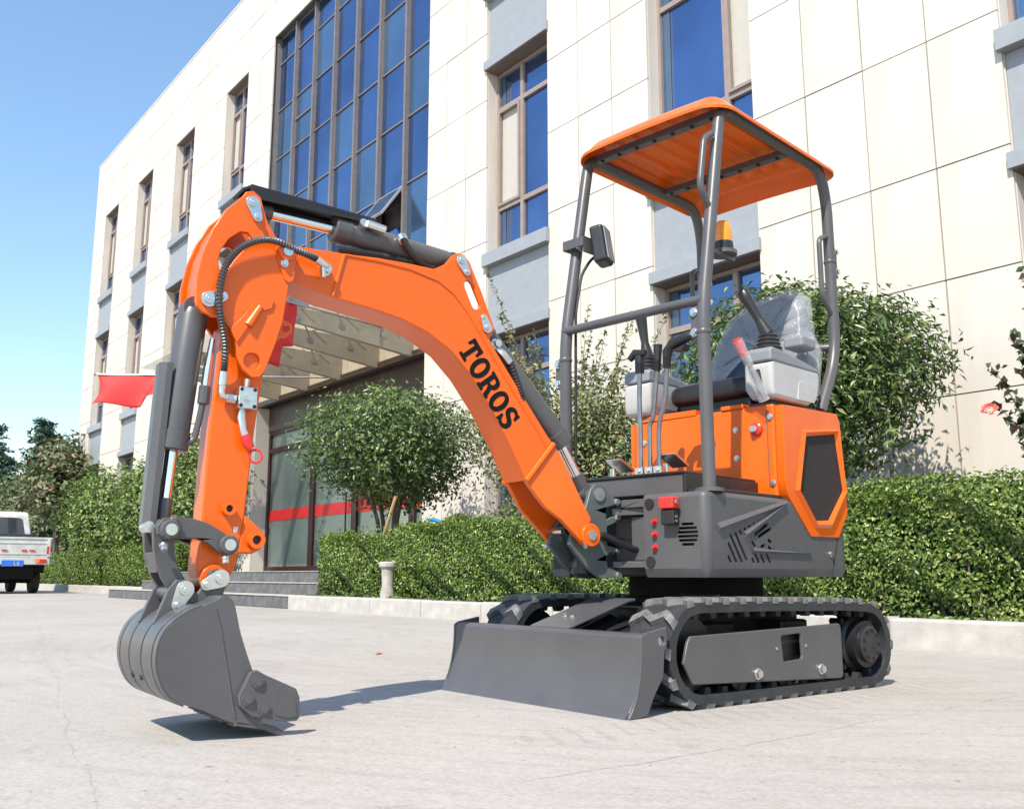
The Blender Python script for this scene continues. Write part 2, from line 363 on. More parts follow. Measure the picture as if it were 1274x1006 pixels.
def leafobj(name, vf_list, m, parent=None, loc=(0, 0, 0)):
    vs = []; fs = []; o = 0
    for v, f in vf_list: vs.append(v); fs.append(f + o); o += len(v)
    v = np.concatenate(vs).astype(np.float32); f = np.concatenate(fs).astype(np.int32)
    me = bpy.data.meshes.new(name); me.vertices.add(len(v)); me.vertices.foreach_set('co', v.ravel())
    me.loops.add(f.size); me.loops.foreach_set('vertex_index', f.ravel())
    me.polygons.add(len(f)); me.polygons.foreach_set('loop_start', np.arange(0, f.size, 3)); me.polygons.foreach_set('loop_total', np.full(len(f), 3))
    me.update(); me.validate(); me.materials.append(m)
    return link(name, me, parent, loc)
def crown(c, rad, nclump, per, clump_r, size, seed, aspect=0.5, flat=0.55, inner=0.45):
    rs = np.random.RandomState(seed)
    d = rs.normal(0, 1, (nclump, 3)); d /= np.linalg.norm(d, axis=1, keepdims=True)
    # lumpy outline: low-frequency bumps on the radius
    k = rs.normal(0, 1.9, (5, 3)); ph = rs.uniform(0, 6.28, 5)
    lump = 1 + 0.10 * np.sum(np.sin(d @ k.T + ph), 1) / 1.5
    r = (inner + (1 - inner) * rs.uniform(0, 1, nclump) ** 0.6) * lump
    cc = d * r[:, None] * np.array(rad)
    cen = np.repeat(cc, per, 0) + rs.normal(0, clump_r, (nclump * per, 3)) * np.array([1, 1, 0.75])
    nr = np.repeat(d, per, 0) * 0.8 + np.array([0, 0, flat])
    return leaves(cen + np.array(c), nr, size, aspect, 0.55, seed + 1)

LEAF_HEDGE = leafmat('hedge_leaves', [(0.0, (0.048, 0.094, 0.018)), (0.4, (0.121, 0.203, 0.037)), (0.8, (0.210, 0.302, 0.060)), (1.0, (0.357, 0.395, 0.117))], 0.30)
LEAF_DARK = leafmat('glossy_dark_leaves', [(0.0, (0.040, 0.082, 0.026)), (0.55, (0.108, 0.172, 0.049)), (0.9, (0.198, 0.270, 0.082)), (1.0, (0.288, 0.278, 0.114))], 0.33)
LEAF_OLIVE = leafmat('olive_shrub_leaves', [(0.0, (0.067, 0.102, 0.036)), (0.6, (0.172, 0.212, 0.079)), (0.9, (0.284, 0.291, 0.122)), (1.0, (0.374, 0.233, 0.115))], 0.4)
LEAF_MID = leafmat('mid_green_leaves', [(0.0, (0.054, 0.102, 0.026)), (0.6, (0.146, 0.225, 0.051)), (1.0, (0.275, 0.341, 0.090))], 0.45)
LEAF_PURPLE = leafmat('dull_reddish_leaves', [(0.0, (0.062, 0.094, 0.036)), (0.55, (0.125, 0.175, 0.060)), (0.8, (0.188, 0.188, 0.108)), (1.0, (0.275, 0.150, 0.108))], 0.5)
LEAF_ROSE = leafmat('rose_leaves', [(0.0, (0.06, 0.02, 0.018)), (0.35, (0.045, 0.065, 0.03)), (1.0, (0.10, 0.15, 0.06))], 0.4)
LEAF_PINE = leafmat('conifer_needles', [(0.0, (0.031, 0.072, 0.053)), (0.7, (0.068, 0.136, 0.090)), (1.0, (0.136, 0.208, 0.128))], 0.6, 0.1)

# ============================================================ SETTING
g = G(); g.box((-300, -150, -0.6), (150, 300, 0.0)); tag(obj('ground', g, 'ground', smooth=0), kind='structure')
kerb_root = tag(link('kerb', None, None, (0, 0, 0)), kind='structure')
km = {}
def kerb_stone(x0, x1, y, par):
    L = round(x1 - x0 - 0.008, 3)
    if L not in km: km[L] = mesh_of('kerb_stone', G().box((0, 0, -0.05), (L, 0.16, 0.168)), M['kerb'], 0)
    o = link('kerb_stone', km[L], par, (x0 + 0.004, y + rnd.uniform(-0.004, 0.004), rnd.uniform(-0.005, 0.003)), R(rnd.uniform(-0.15, 0.15)))
    b = o.modifiers.new('bevel', 'BEVEL'); b.width = 0.015; b.segments = 2
x = -11.1
while x < 5.0: kerb_stone(x, x + 1.0, 5.22, kerb_root); x += 1.0
x = -58.5
while x < -19.6: kerb_stone(x, x + 1.0, 6.35, kerb_root); x += 1.0
g = G(); g.box((-11.08, 5.38, -0.05), (6, 8.5, 0.135)); g.box((-60, 6.51, -0.05), (-19.25, 8.5, 0.135)); tag(obj('planting_bed', g, 'soil', smooth=0), kind='structure')

# ------------------------------------------------------------ office building
FY = 8.10
ZTOP = 14.55
bld = empty('office_building', (-14, FY, 0), 'pale stone-clad three storey office block with blue windows behind the excavator', 'building')
BO = Vector((-14, FY, 0))
def bg_(f):  # build in world coordinates, shift to the building's origin
    g = G(); f(g); g.v = [(v[0] - BO.x, v[1] - BO.y, v[2]) for v in g.v]; return g
def bpart(name, f, m, parent=bld, **k): return obj(name, bg_(f), m, parent, **k)
BAYS = [(-32.5, -31.05), (-29.0, -27.6), (-25.6, -24.15), (-21.9, -20.55), (-10.92, -9.49), (-7.56, -6.01), (-3.36, -1.85), (1.2, 2.7)]
CW = (-19.1, -12.57)
XL, XR = -33.85, 6.0
ENTZ = 4.02
def core(g):
    g.box((XL, FY + 0.50, -0.1), (CW[0] - 0.03, 22, ZTOP - 0.03)); g.box((CW[1] + 0.03, FY + 0.50, -0.1), (XR, 22, ZTOP - 0.03))
    g.box((CW[0], FY + 1.6, -0.1), (CW[1], 22, ZTOP - 0.03)); g.box((CW[0] - 0.029, FY + 0.5, 5.3), (CW[1] + 0.029, FY + 1.6, ZTOP - 0.03))
    edges = sorted([b for b in BAYS] + [CW]); x = XL + 0.02
    for a, b in edges: g.box((x, FY + 0.03, -0.1), (a - 0.03, FY + 0.52, ZTOP - 0.05)); x = b + 0.03
    g.box((x, FY + 0.03, -0.1), (XR, FY + 0.52, ZTOP - 0.05))
    for a, b in edges: g.box((a - 0.06, FY + 0.03, 12.40 if a != CW[0] else 12.6), (b + 0.06, FY + 0.52, ZTOP - 0.06))
bpart('wall', core, 'joint', smooth=0)
# stone panels: pier columns x rows
ROWS = [0.0, 0.92, 1.96, 3.0, 4.06, 5.32, 6.5, 7.6, 8.72, 9.8, 10.9, 12.35, 13.5, ZTOP]
piers = []; x = XL
for a, b in sorted(BAYS + [CW]): piers.append((x, a)); x = b
piers.append((x, XR))
cells = []
for a, b in piers:
    n = max(1, round((b - a) / 0.66))
    for i in range(n):
        for r in range(len(ROWS) - 1): cells.append((a + (b - a) * i / n, a + (b - a) * (i + 1) / n, ROWS[r], ROWS[r + 1]))
for a, b in BAYS + [CW]:
    n = max(1, round((b - a) / 0.72)); z0 = 12.35 if a != CW[0] else 12.55
    for i in range(n):
        cells.append((a + (b - a) * i / n, a + (b - a) * (i + 1) / n, z0, 13.5)); cells.append((a + (b - a) * i / n, a + (b - a) * (i + 1) / n, 13.5, ZTOP))
cells.sort(key=lambda c: math.hypot(c[0], FY) + c[2] * 0.35)
cells = [c for c in cells if c[3] > 0.5]
J = 0.0065
pm = {}
vis = [c for c in cells if c[0] < -0.5][:290]; rest = [c for c in cells if c not in vis]
for (a, b, z0, z1) in vis:
    key = (round(b - a, 3), round(z1 - z0, 3))
    if key not in pm: pm[key] = mesh_of('stone_panel', G().box((J, 0, J), (key[0] - J, 0.03, key[1] - J)), M['stone'], 0)
    link('stone_panel', pm[key], bld, (a - BO.x, rnd.uniform(-0.0025, 0.0025), z0))
def restp(g):
    for a, b, z0, z1 in rest: g.box((a + J, FY, z0 + J), (b - J, FY + 0.03, z1 - J))
tag(bpart('stone_panel', restp, 'stone', smooth=0), kind='stuff')
def gable(g): g.box((XL - 0.03, FY + 0.035, 0), (XL, 22, ZTOP)); g.box((XR, FY + 0.035, 0), (XR + 0.03, 22, ZTOP))
bpart('side_wall', gable, 'stone', smooth=0)
def cop(g): g.box((XL - 0.04, FY - 0.01, ZTOP), (XR + 0.04, 22, ZTOP + 0.05))
bpart('roof_coping', cop, 'stone', smooth=0)
def jambs(g):
    for a, b in BAYS: g.box((a - 0.027, FY + 0.034, 0.5), (a, FY + 0.34, 12.35)); g.box((b, FY + 0.034, 0.5), (b + 0.027, FY + 0.34, 12.35))
bpart('window_reveal', jambs, 'stone', smooth=0)
M['soffit'] = mat('brown_soffit', (0.16, 0.12, 0.095), 0.6)
for a, b in BAYS: bpart('window_soffit', lambda g: g.box((a, FY + 0.034, 12.345), (b, FY + 0.4, 12.385)), 'soffit', smooth=0)
for a, b in BAYS:
    for z in (3.82, 8.08): bpart('window_soffit', lambda g: g.box((a + 0.001, FY - 0.03, z - 0.012), (b - 0.001, FY + 0.30, z + 0.006)), 'soffit', smooth=0)

def window(a, b, z0, z1, style):
    """frame with panes; style 0: narrow left column, 1: wide left column"""
    fy = FY + 0.20; t = 0.045; ms = 0.42 if style == 0 else 0.68
    xm = a + (b - a) * ms; h = z1 - z0; zs = [z0, z0 + h * 0.25, z0 + h * 0.80, z1]
    def fr(g):
        g.box((a, fy, z0), (a + t, fy + 0.09, z1)); g.box((b - t, fy, z0), (b, fy + 0.09, z1))
        g.box((a + t, fy + 0.002, z0), (b - t, fy + 0.088, z0 + t)); g.box((a + t, fy + 0.002, z1 - t), (b - t, fy + 0.088, z1))
        g.box((xm - 0.035, fy + 0.004, z0 + t), (xm + 0.035, fy + 0.084, z1 - t))
        for z in zs[1:3]:
            g.box((a + t, fy + 0.006, z - 0.035), (xm - 0.035, fy + 0.08, z + 0.035)); g.box((xm + 0.035, fy + 0.006, z - 0.035), (b - t, fy + 0.08, z + 0.035))
    f = bpart('window', fr, 'frame', smooth=0)
    for c, (xa, xb) in enumerate(((a + t, xm - 0.035), (xm + 0.035, b - t))):
        for r in range(3):
            za = zs[r] + (0.035 if r else t); zb = zs[r + 1] - (0.035 if r < 2 else t)
            bl = (c == style and r == 1)
            m = 'blind' if bl else 'glass'
            tilt = rnd.uniform(-0.006, 0.006); yy = fy + 0.045
            def pn(g):
                g.add([(xa, yy, za), (xb, yy + tilt, za), (xb, yy + tilt + 0.004, zb), (xa, yy + 0.004, zb), (xa, yy + 0.012, za), (xb, yy + tilt + 0.012, za), (xb, yy + tilt + 0.016, zb), (xa, yy + 0.016, zb)],
                      [(0, 1, 2, 3), (4, 7, 6, 5), (0, 4, 5, 1), (1, 5, 6, 2), (2, 6, 7, 3), (3, 7, 4, 0)])
            bpart('pane', pn, m, f, smooth=0)
            if c == 0 and not bl:   # curtain edge seen behind the left panes
                def cu(g):
                    n = 6
                    for i in range(n): g.box((xa + 0.001 + i * 0.022, yy - 0.004 - 0.001 * (i % 2), za + 0.01), (xa + 0.022 + i * 0.022, yy - 0.002, zb - 0.01))
                bpart('curtain', cu, 'glassc', f, smooth=0)
    if style == 1 or True:
        def sash(g):
            xa, xb = ((a + t, xm - 0.035), (xm + 0.035, b - t))[style]; za = zs[1] + 0.035; zb = zs[2] - 0.035; y0 = fy - 0.02; w = 0.04
            g.box((xa, y0, za), (xa + w, y0 + 0.05, zb)); g.box((xb - w, y0, za), (xb, y0 + 0.05, zb)); g.box((xa + w, y0, za), (xb - w, y0 + 0.05, za + w)); g.box((xa + w, y0, zb - w), (xb - w, y0 + 0.05, zb))
        bpart('sash', sash, 'frame', f, smooth=0)
    return f
ZW = [(1.15, 3.80), (5.13, 8.06), (9.49, 12.34)]
for i, (a, b) in enumerate(BAYS):
    for j, (z0, z1) in enumerate(ZW):
        f = window(a, b, z0, z1, 0 if i < 5 else 1)
        def sl(g): g.box((a - 0.03, FY - 0.07, z0 - 0.22), (b + 0.03, FY + 0.30, z0 - 0.02))
        bpart('sill', sl, 'spandrel', f, smooth=0, bevel=0.006)
        if j:
            def sp(g):
                g.box((a, FY + 0.05, ZW[j - 1][1] + 0.16), (b, FY + 0.30, z0 - 0.22)); g.box((a - 0.03, FY - 0.05, ZW[j - 1][1] + 0.02), (b + 0.03, FY + 0.31, ZW[j - 1][1] + 0.17))
            bpart('spandrel', sp, 'spandrel', smooth=0, bevel=0.006)
        else:
            def sp(g): g.box((a, FY + 0.05, 0), (b, FY + 0.30, z0 - 0.22))
            bpart('spandrel', sp, 'spandrel', smooth=0)
# curtain wall
cz = [5.75, 7.15, 8.4, 9.57, 10.75, 11.9, 12.55]; ncol = 7; cw = (CW[1] - CW[0]) / ncol; cy = FY + 0.16
def cwf(g):
    for i in range(ncol + 1):
        x = CW[0] + i * cw; x0 = max(CW[0], x - 0.026); x1 = min(CW[1], x + 0.026); g.box((x0, cy - 0.07, cz[0]), (x1, cy + 0.06, cz[-1]))
    for z in cz:
        for i in range(ncol):
            x = CW[0] + i * cw; g.box((x + 0.027, cy - 0.005, z - 0.013), (x + cw - 0.027, cy + 0.05, z + 0.013))
    for (c, zz) in ((1, 10.2), (5, 11.4)): x = CW[0] + c * cw; g.box((x + 0.027, cy - 0.008, zz - 0.016), (x + cw - 0.027, cy + 0.05, zz + 0.016))
M['mullion'] = mat('dark_mullion', (0.17, 0.148, 0.14), 0.4)
cwo = bpart('curtain_wall', cwf, 'mullion', smooth=0)
for i in range(ncol):
    for r in range(6):
        x0 = CW[0] + i * cw + 0.03; x1 = x0 + cw - 0.06; z0, z1 = cz[r], cz[r + 1]
        t1, t2 = rnd.uniform(-0.002, 0.002), rnd.uniform(-0.003, 0.003)
        if (i, r) == (5, 0): z1a = z0 + 0.55
        else: z1a = None
        def pn(g):
            for (za, zb) in (((z0, z1),) if z1a is None else ((z0, z1 - 0.72),)):
                g.add([(x0, cy + 0.02, za), (x1, cy + 0.02 + t1, za), (x1, cy + 0.02 + t1 + t2, zb), (x0, cy + 0.02 + t2, zb), (x0, cy + 0.03, za), (x1, cy + 0.03 + t1, za), (x1, cy + 0.03 + t1 + t2, zb), (x0, cy + 0.03 + t2, zb)],
                      [(0, 1, 2, 3), (4, 7, 6, 5), (0, 4, 5, 1), (1, 5, 6, 2), (2, 6, 7, 3), (3, 7, 4, 0)])
        bpart('pane', pn, 'glassc' if rnd.random() < 0.28 else 'glass', cwo, smooth=0)
# open vent sash, low in the sixth column
xs0 = CW[0] + 5 * cw + 0.05; xs1 = xs0 + cw - 0.1
def sash(g):
    top = (cy - 0.03, cz[1] - 0.01); bot = (cy - 0.46, cz[1] - 0.62); dy, dz = bot[0] - top[0], bot[1] - top[1]
    def q(xa, xb, s0, s1):
        P = [(top[0] + dy * s, top[1] + dz * s) for s in (s0, s1)]
        g.prism([P[0], P[1], (P[1][0] + 0.03, P[1][1] - 0.02), (P[0][0] + 0.03, P[0][1] - 0.02)], xa, xb, 'x')
    q(xs0, xs0 + 0.05, 0, 1); q(xs1 - 0.05, xs1, 0, 1); q(xs0 + 0.05, xs1 - 0.05, 0, 0.08); q(xs0 + 0.05, xs1 - 0.05, 0.92, 1)
so = bpart('open_sash', sash, 'spandrel', cwo, smooth=0)
def sashg(g):
    g.prism([(cy - 0.052, cz[1] - 0.04), (cy - 0.44, cz[1] - 0.59), (cy - 0.435, cz[1] - 0.595), (cy - 0.047, cz[1] - 0.045)], xs0 + 0.05, xs1 - 0.05, 'x')
bpart('pane', sashg, 'glassc', cwo, smooth=0)
def cin(g): g.box((CW[0] + 0.01, FY + 0.30, 5.4), (CW[1] - 0.01, FY + 0.48, 12.55))
bpart('curtain_wall_back', cin, 'brown', smooth=0)
# band between curtain wall and entrance: cream cladding boards, soffit, recess
nb = 15; bw = (CW[1] - CW[0]) / nb
bm_ = mesh_of('cladding_board', G().box((0.004, 0, 0), (bw - 0.004, 0.06, 5.70 - ENTZ)), M['cream'], 0)
for i in range(nb): link('cladding_board', bm_, bld, (CW[0] + i * bw - BO.x, 0.02 + rnd.uniform(0, 0.003), ENTZ))
def lint(g): g.box((CW[0], FY + 0.09, ENTZ + 0.01), (CW[1], FY + 0.49, 5.38)); g.box((CW[0], FY - 0.01, ENTZ - 0.10), (CW[1], FY + 0.12, ENTZ - 0.002))
bpart('lintel', lint, 'brown', smooth=0)
DY = FY + 0.30
def tp(g): g.box((CW[0], DY - 0.02, 3.42), (CW[1], DY + 0.2, ENTZ + 0.005)); 
bpart('transom_panel', tp, 'brown', smooth=0)
def rv(g): g.box((CW[0] - 0.028, FY + 0.034, 0.3), (CW[0], DY + 0.2, ENTZ - 0.1)); g.box((CW[1], FY + 0.034, 0.3), (CW[1] + 0.028, DY + 0.2, ENTZ - 0.1))
bpart('entrance_reveal', rv, 'stone', smooth=0)
DX = [-19.1, -17.0, -15.3, -13.35, -12.57]; nd = 4; PZ = 0.46
def lobby(g): g.box((CW[0], DY + 0.25, 0.4), (CW[1], DY + 0.5, 3.5))
bpart('lobby_wall', lobby, 'brown', smooth=0)
for i in range(nd):
    x0 = DX[i]; dw = DX[i + 1] - DX[i]
    def fr(g):
        g.box((x0 + 0.002, DY, PZ), (x0 + 0.09, DY + 0.1, 3.42)); g.box((x0 + dw - 0.09, DY, PZ), (x0 + dw - 0.002, DY + 0.1, 3.42))
        for z0, z1 in ((PZ, PZ + 0.12), (2.95, 3.05), (3.34, 3.42)): g.box((x0 + 0.09, DY + 0.002, z0), (x0 + dw - 0.09, DY + 0.098, z1))
    d = bpart('entrance_door', fr, 'doorframe', smooth=0)
    def gl(g): g.box((x0 + 0.09, DY + 0.05, PZ + 0.12), (x0 + dw - 0.09, DY + 0.058, 3.34))
    bpart('pane', gl, 'doorglass', d, smooth=0)
    def bd(g): g.box((x0 + 0.092, DY + 0.040, 1.52), (x0 + dw - 0.092, DY + 0.0485, 1.74))
    bpart('red_band', bd, 'redband', d, smooth=0)
    def hd(g): g.tube([(x0 + dw - 0.2, DY - 0.05, 0.95), (x0 + dw - 0.2, DY - 0.05, 1.9)], 0.016, 8); g.cyl((x0 + dw - 0.2, DY - 0.05, 1.1), (x0 + dw - 0.2, DY + 0.05, 1.1), 0.01, 8); g.cyl((x0 + dw - 0.2, DY - 0.05, 1.75), (x0 + dw - 0.2, DY + 0.05, 1.75), 0.01, 8)
    if i == 1: bpart('door_handle', hd, 'doorframe', d)
    if i == 2:
        def nt_(g): g.box((x0 + 0.093, DY + 0.036, 1.745), (x0 + dw - 0.093, DY + 0.0415, 2.6))
        bpart('notice_board', nt_, mat('dark_red_notice', (0.22, 0.012, 0.02), 0.5, var=0.3, scale=20), d, smooth=0)
# glazed awning on cantilever beams
bxs = [-18.9, -17.95, -16.75, -15.42, -14.08, -13.03, -12.75]
bxs = [-18.05, -16.75, -15.42, -14.08, -12.98]
bmesh_ = G(); bmesh_.prism([(0.015, 3.93), (0.015, 4.36), (-2.35, 4.40), (-2.35, 4.20)], -0.05, 0.05, 'x')
bme = mesh_of('beam', bmesh_, M['beam'], 0)
awn = bpart('awning', lambda g: g.box((CW[0] + 0.05, 5.62, 4.44), (CW[1] - 0.02, FY - 0.01, 4.47)), 'awnglass', smooth=0)
for x in bxs:
    o = link('awning_beam', bme, awn, (x - BO.x, 0, 0))
    f = G()
    for k in range(3):
        yy = -0.55 - 0.75 * k; f.cyl((0.05, yy, 4.2 + 0.02 * k), (0.062, yy, 4.2 + 0.02 * k), 0.05, 14)
        for (dx, dy) in ((0.14, 0.14), (-0.14, 0.14), (0.14, -0.14), (-0.14, -0.14)): f.tube([(0.0, yy, 4.37), (dx * 0.8, yy + dy * 0.8, 4.40), (dx, yy + dy, 4.438)], 0.011, 6)
    obj('spider_fitting', f, 'steel', awn, loc=(x - BO.x, 0, 0))

# entrance steps, stone blocks
steps = empty('entrance_steps', (-16.3, 5.25, 0), 'three dark granite steps leading up to the red-banded glass doors', 'steps')
gp = G(); gp.box((-2.9, 1.125, 0.0), (5.18, 3.3, 0.455)); obj('landing', gp, 'darkstone', steps, smooth=0)
sm_ = {}
for k in range(3):
    L = 7.7 - k * 0.75; n = 7 - k; bw_ = L / n
    for i in range(n):
        if bw_ not in sm_: sm_[bw_] = mesh_of('stone_block', G().box((0.006, 0, 0), (bw_ - 0.006, 0.42, 0.15)), M['darkstone'], 0)
        o = link('stone_block', sm_[bw_], steps, (5.2 - L + i * bw_, k * 0.36 + rnd.uniform(-0.004, 0.004), k * 0.154)); b = o.modifiers.new('bevel', 'BEVEL'); b.width = 0.01
    e = G(); e.box((5.2 - L, k * 0.36 - 0.012, k * 0.154 + 0.150), (5.18, k * 0.36 + 0.40, k * 0.154 + 0.158)); obj('step_nosing', e, 'kerb', steps, smooth=0)

# ------------------------------------------------------------ hedges
def hedge(name, x0, x1, y0, y1, zt, dens, size, label, seed, group=None):
    rs = np.random.RandomState(seed); root = empty(name, ((x0 + x1) / 2, (y0 + y1) / 2, 0.13), label, 'hedge', group); c0 = Vector(root.location)
    zb = 0.16
    def wob(a, b): return 0.035 * np.sin(a * 2.3 + b) + 0.03 * np.sin(a * 5.1 + 1.7 * b) + 0.02 * np.sin(a * 11.3 + b * 3)
    cs = []; ns = []
    def face(n, f, nr):
        p = f(n); dpt = np.abs(rs.exponential(0.045, n)); nr = np.array(nr, float); cs.append(p - nr * dpt[:, None]); ns.append(np.tile(nr, (n, 1)))
    nf = int((x1 - x0) * (zt - zb) * dens)
    def ff(n):
        xx = rs.uniform(x0, x1, n); zz = zb + (zt - zb) * rs.uniform(0, 1, n) ** 0.85
        return np.stack([xx, y0 + wob(xx * 1.2, zz * 6) + 0.12 * (1 - np.clip((zz - zb) / 0.35, 0, 1)), zz], 1)
    face(nf, ff, (0, -1, 0.25))
    nt_ = int((x1 - x0) * (y1 - y0) * dens * 0.9)
    def ft(n):
        xx = rs.uniform(x0, x1, n); yy = rs.uniform(y0, y1, n); return np.stack([xx, yy, zt + wob(xx, yy * 7) + 0.012 * rs.normal(0, 1, n)], 1)
    face(nt_, ft, (0, 0, 1)); 
    for xe, s in ((x0, -1), (x1, 1)):
        n = int((y1 - y0) * (zt - zb) * dens)
        face(n, lambda n: np.stack([np.full(n, xe) + 0.03 * rs.normal(0, 1, n), rs.uniform(y0, y1, n), rs.uniform(zb, zt, n)], 1), (s, 0, 0.2))
    # sprigs that stand out of the clipped surface
    n = int((x1 - x0) * 14); xx = rs.uniform(x0, x1, n); yy = rs.uniform(y0, y0 + 0.4, n); base = np.stack([xx, yy, np.full(n, zt)], 1)
    for k in range(4): cs.append(base + np.stack([rs.normal(0, .015, n), rs.normal(0, .015, n), 0.02 + 0.022 * k * np.ones(n)], 1)); ns.append(np.tile(np.array([0, -0.3, 0.6]), (n, 1)))
    c = np.concatenate(cs) - np.array(c0); v = leaves(c, np.concatenate(ns), size, 0.56, 0.55, seed)
    leafobj('foliage', [v], LEAF_HEDGE, root)
    gc = G(); gc.box((x0 + 0.13 - c0.x, y0 + 0.16 - c0.y, 0), (x1 - 0.13 - c0.x, y1 - 0.1 - c0.y, zt - 0.15 - c0.z)); obj('light_blocker', gc, 'core', root, smooth=0)  # dark box added inside the leaves to block light
    st = G()
    for i in range(int((x1 - x0) * 5)):
        x = rs.uniform(x0 + 0.1, x1 - 0.1); y = y0 + 0.12 + rs.uniform(0, 0.15); st.tube([(x - c0.x, y - c0.y, 0), (x + rs.uniform(-.1, .1) - c0.x, y - 0.03 - c0.y, 0.25), (x + rs.uniform(-.2, .2) - c0.x, y - 0.08 - c0.y, 0.5)], [0.012, 0.008, 0.004], 5)
    tag(obj('stems', st, 'bark', root), kind='stuff')
hedge('hedge', -9.05, 2.5, 5.52, 6.25, 0.945, 9000, 0.030, 'long clipped box hedge behind the excavator and along the kerb', 11)
hedge('hedge', -11.12, -9.15, 5.62, 6.25, 0.89, 7000, 0.033, 'short clipped hedge block beside the entrance steps and stone bollard', 12)
hedge('hedge', -24.6, -19.6, 6.72, 7.3, 1.02, 3500, 0.045, 'clipped low hedge left of the entrance steps', 13)
hedge('hedge', -32.0, -25.2, 6.72, 7.3, 0.98, 2500, 0.048, 'clipped low hedge beside the white pickup truck', 14)
# weeds and dry leaves at the foot of the hedge
rs = np.random.RandomState(5); n = 1700
xx = rs.uniform(-11, 2, n); yy = 5.40 + np.abs(rs.normal(0, 0.06, n)); cl = np.clip(np.sin(xx * 3.1) + np.sin(xx * 7.7 + 1), 0, 2)
cc = np.stack([xx, yy, 0.165 + rs.uniform(0, 0.07, n) * cl], 1)
tag(leafobj('weeds', [leaves(cc, np.tile(np.array([0, -0.3, 0.8]), (n, 1)), 0.045, 0.4, 0.6, 3)], LEAF_MID), 'low green weeds growing along the top of the kerb', 'weeds', kind='stuff')

# ------------------------------------------------------------ trees and shrubs
def tree(name, base, cz_, rad, nclump, per, cr, size, m, label, cat, seed, stems=3, aspect=0.5, group=None, lean=0.35, trunk_r=0.035, inner=0.4, off=(0, 0)):
    root = empty(name, base, label, cat, group); rs = np.random.RandomState(seed)
    tr = G()
    for i in range(stems):
        a = 6.28 * i / stems + rs.uniform(-.5, .5); d = lean * rs.uniform(0.4, 1)
        top = Vector((math.cos(a) * d + off[0], math.sin(a) * d + off[1], cz_ - base[2]))
        mid = Vector((math.cos(a) * d * 0.35, math.sin(a) * d * 0.35, (cz_ - base[2]) * 0.5))
        tr.tube([(math.cos(a) * 0.04, math.sin(a) * 0.04, 0), mid, top], [trunk_r, trunk_r * 0.8, trunk_r * 0.5], 8)
        for k in range(6):
            b = rs.uniform(0, 6.28); e = rs.uniform(-0.2, 0.9); l = rs.uniform(0.45, 0.8)
            s = mid.lerp(top, rs.uniform(0.3, 1)); q = top + Vector((math.cos(b) * rad[0] * l, math.sin(b) * rad[1] * l, e * rad[2] * 0.7))
            tr.tube([s, s.lerp(q, 0.5) + Vector((0, 0, 0.05)), q], [trunk_r * 0.42, trunk_r * 0.28, trunk_r * 0.1], 5)
    obj('trunk', tr, 'bark', root)
    v = crown((off[0], off[1], cz_ - base[2]), rad, nclump, per, cr, size, seed, aspect, inner=inner)
    leafobj('crown', [v], m, root)
    return root
tree('round_tree', (-4.62, 6.70, 0.13), 2.06, (1.08, 0.92, 0.84), 1500, 16, 0.085, 0.074, LEAF_DARK, 'dense round-crowned evergreen tree right behind the driver seat, against the pale wall', 'tree', 21, 2, 0.34, inner=0.30)
tree('round_tree', (-10.75, 6.45, 0.13), 2.08, (1.22, 1.0, 0.84), 1250, 16, 0.095, 0.068, LEAF_DARK, 'round bushy tree with several bare stems in front of the red-banded doors', 'tree', 22, 4, 0.46, lean=0.7, inner=0.35)
for (x, y, z, r3, m, lb, cat, sd) in (
        (-20.6, 7.45, 2.0, (1.5, 0.62, 1.35), LEAF_MID, 'big leafy bush left of the entrance, its right edge behind the excavator arm', 'bush', 31),
        (-24.0, 7.45, 2.0, (1.7, 0.62, 1.25), LEAF_MID, 'big green bush behind the low hedge, between two other bushes', 'bush', 32),
        (-28.3, 7.4, 1.9, (2.0, 0.65, 1.5), LEAF_MID, 'broad light green bush behind the white truck cab', 'bush', 33),
        (-33.5, 7.6, 3.4, (1.9, 0.9, 1.5), LEAF_PURPLE, 'dull reddish shrub below the left corner of the building', 'bush', 34),
        (-41.0, 8.5, 2.4, (3.0, 1.8, 2.4), LEAF_PURPLE, 'greyish bare-looking shrub at the left edge behind the truck', 'bush', 35),
        (-38.5, 11.5, 2.3, (2.6, 1.8, 2.3), LEAF_MID, 'dark green bush past the left end of the building', 'bush', 36),
        (-52, 9.5, 2.6, (4.0, 2.5, 2.5), LEAF_MID, 'large far bush left of the truck at the end of the yard', 'bush', 37)):
    k = 1 if x > -30 else 0.7
    tree('bush', (x, y, 0.13 if y < 8.5 else 0), z, r3, int(620 * k), 13, 0.15 / k ** .5, 0.115 if x > -30 else 0.2, m, lb, cat, sd, 4, 0.55, 'bushes along the left of the building', inner=0.2)
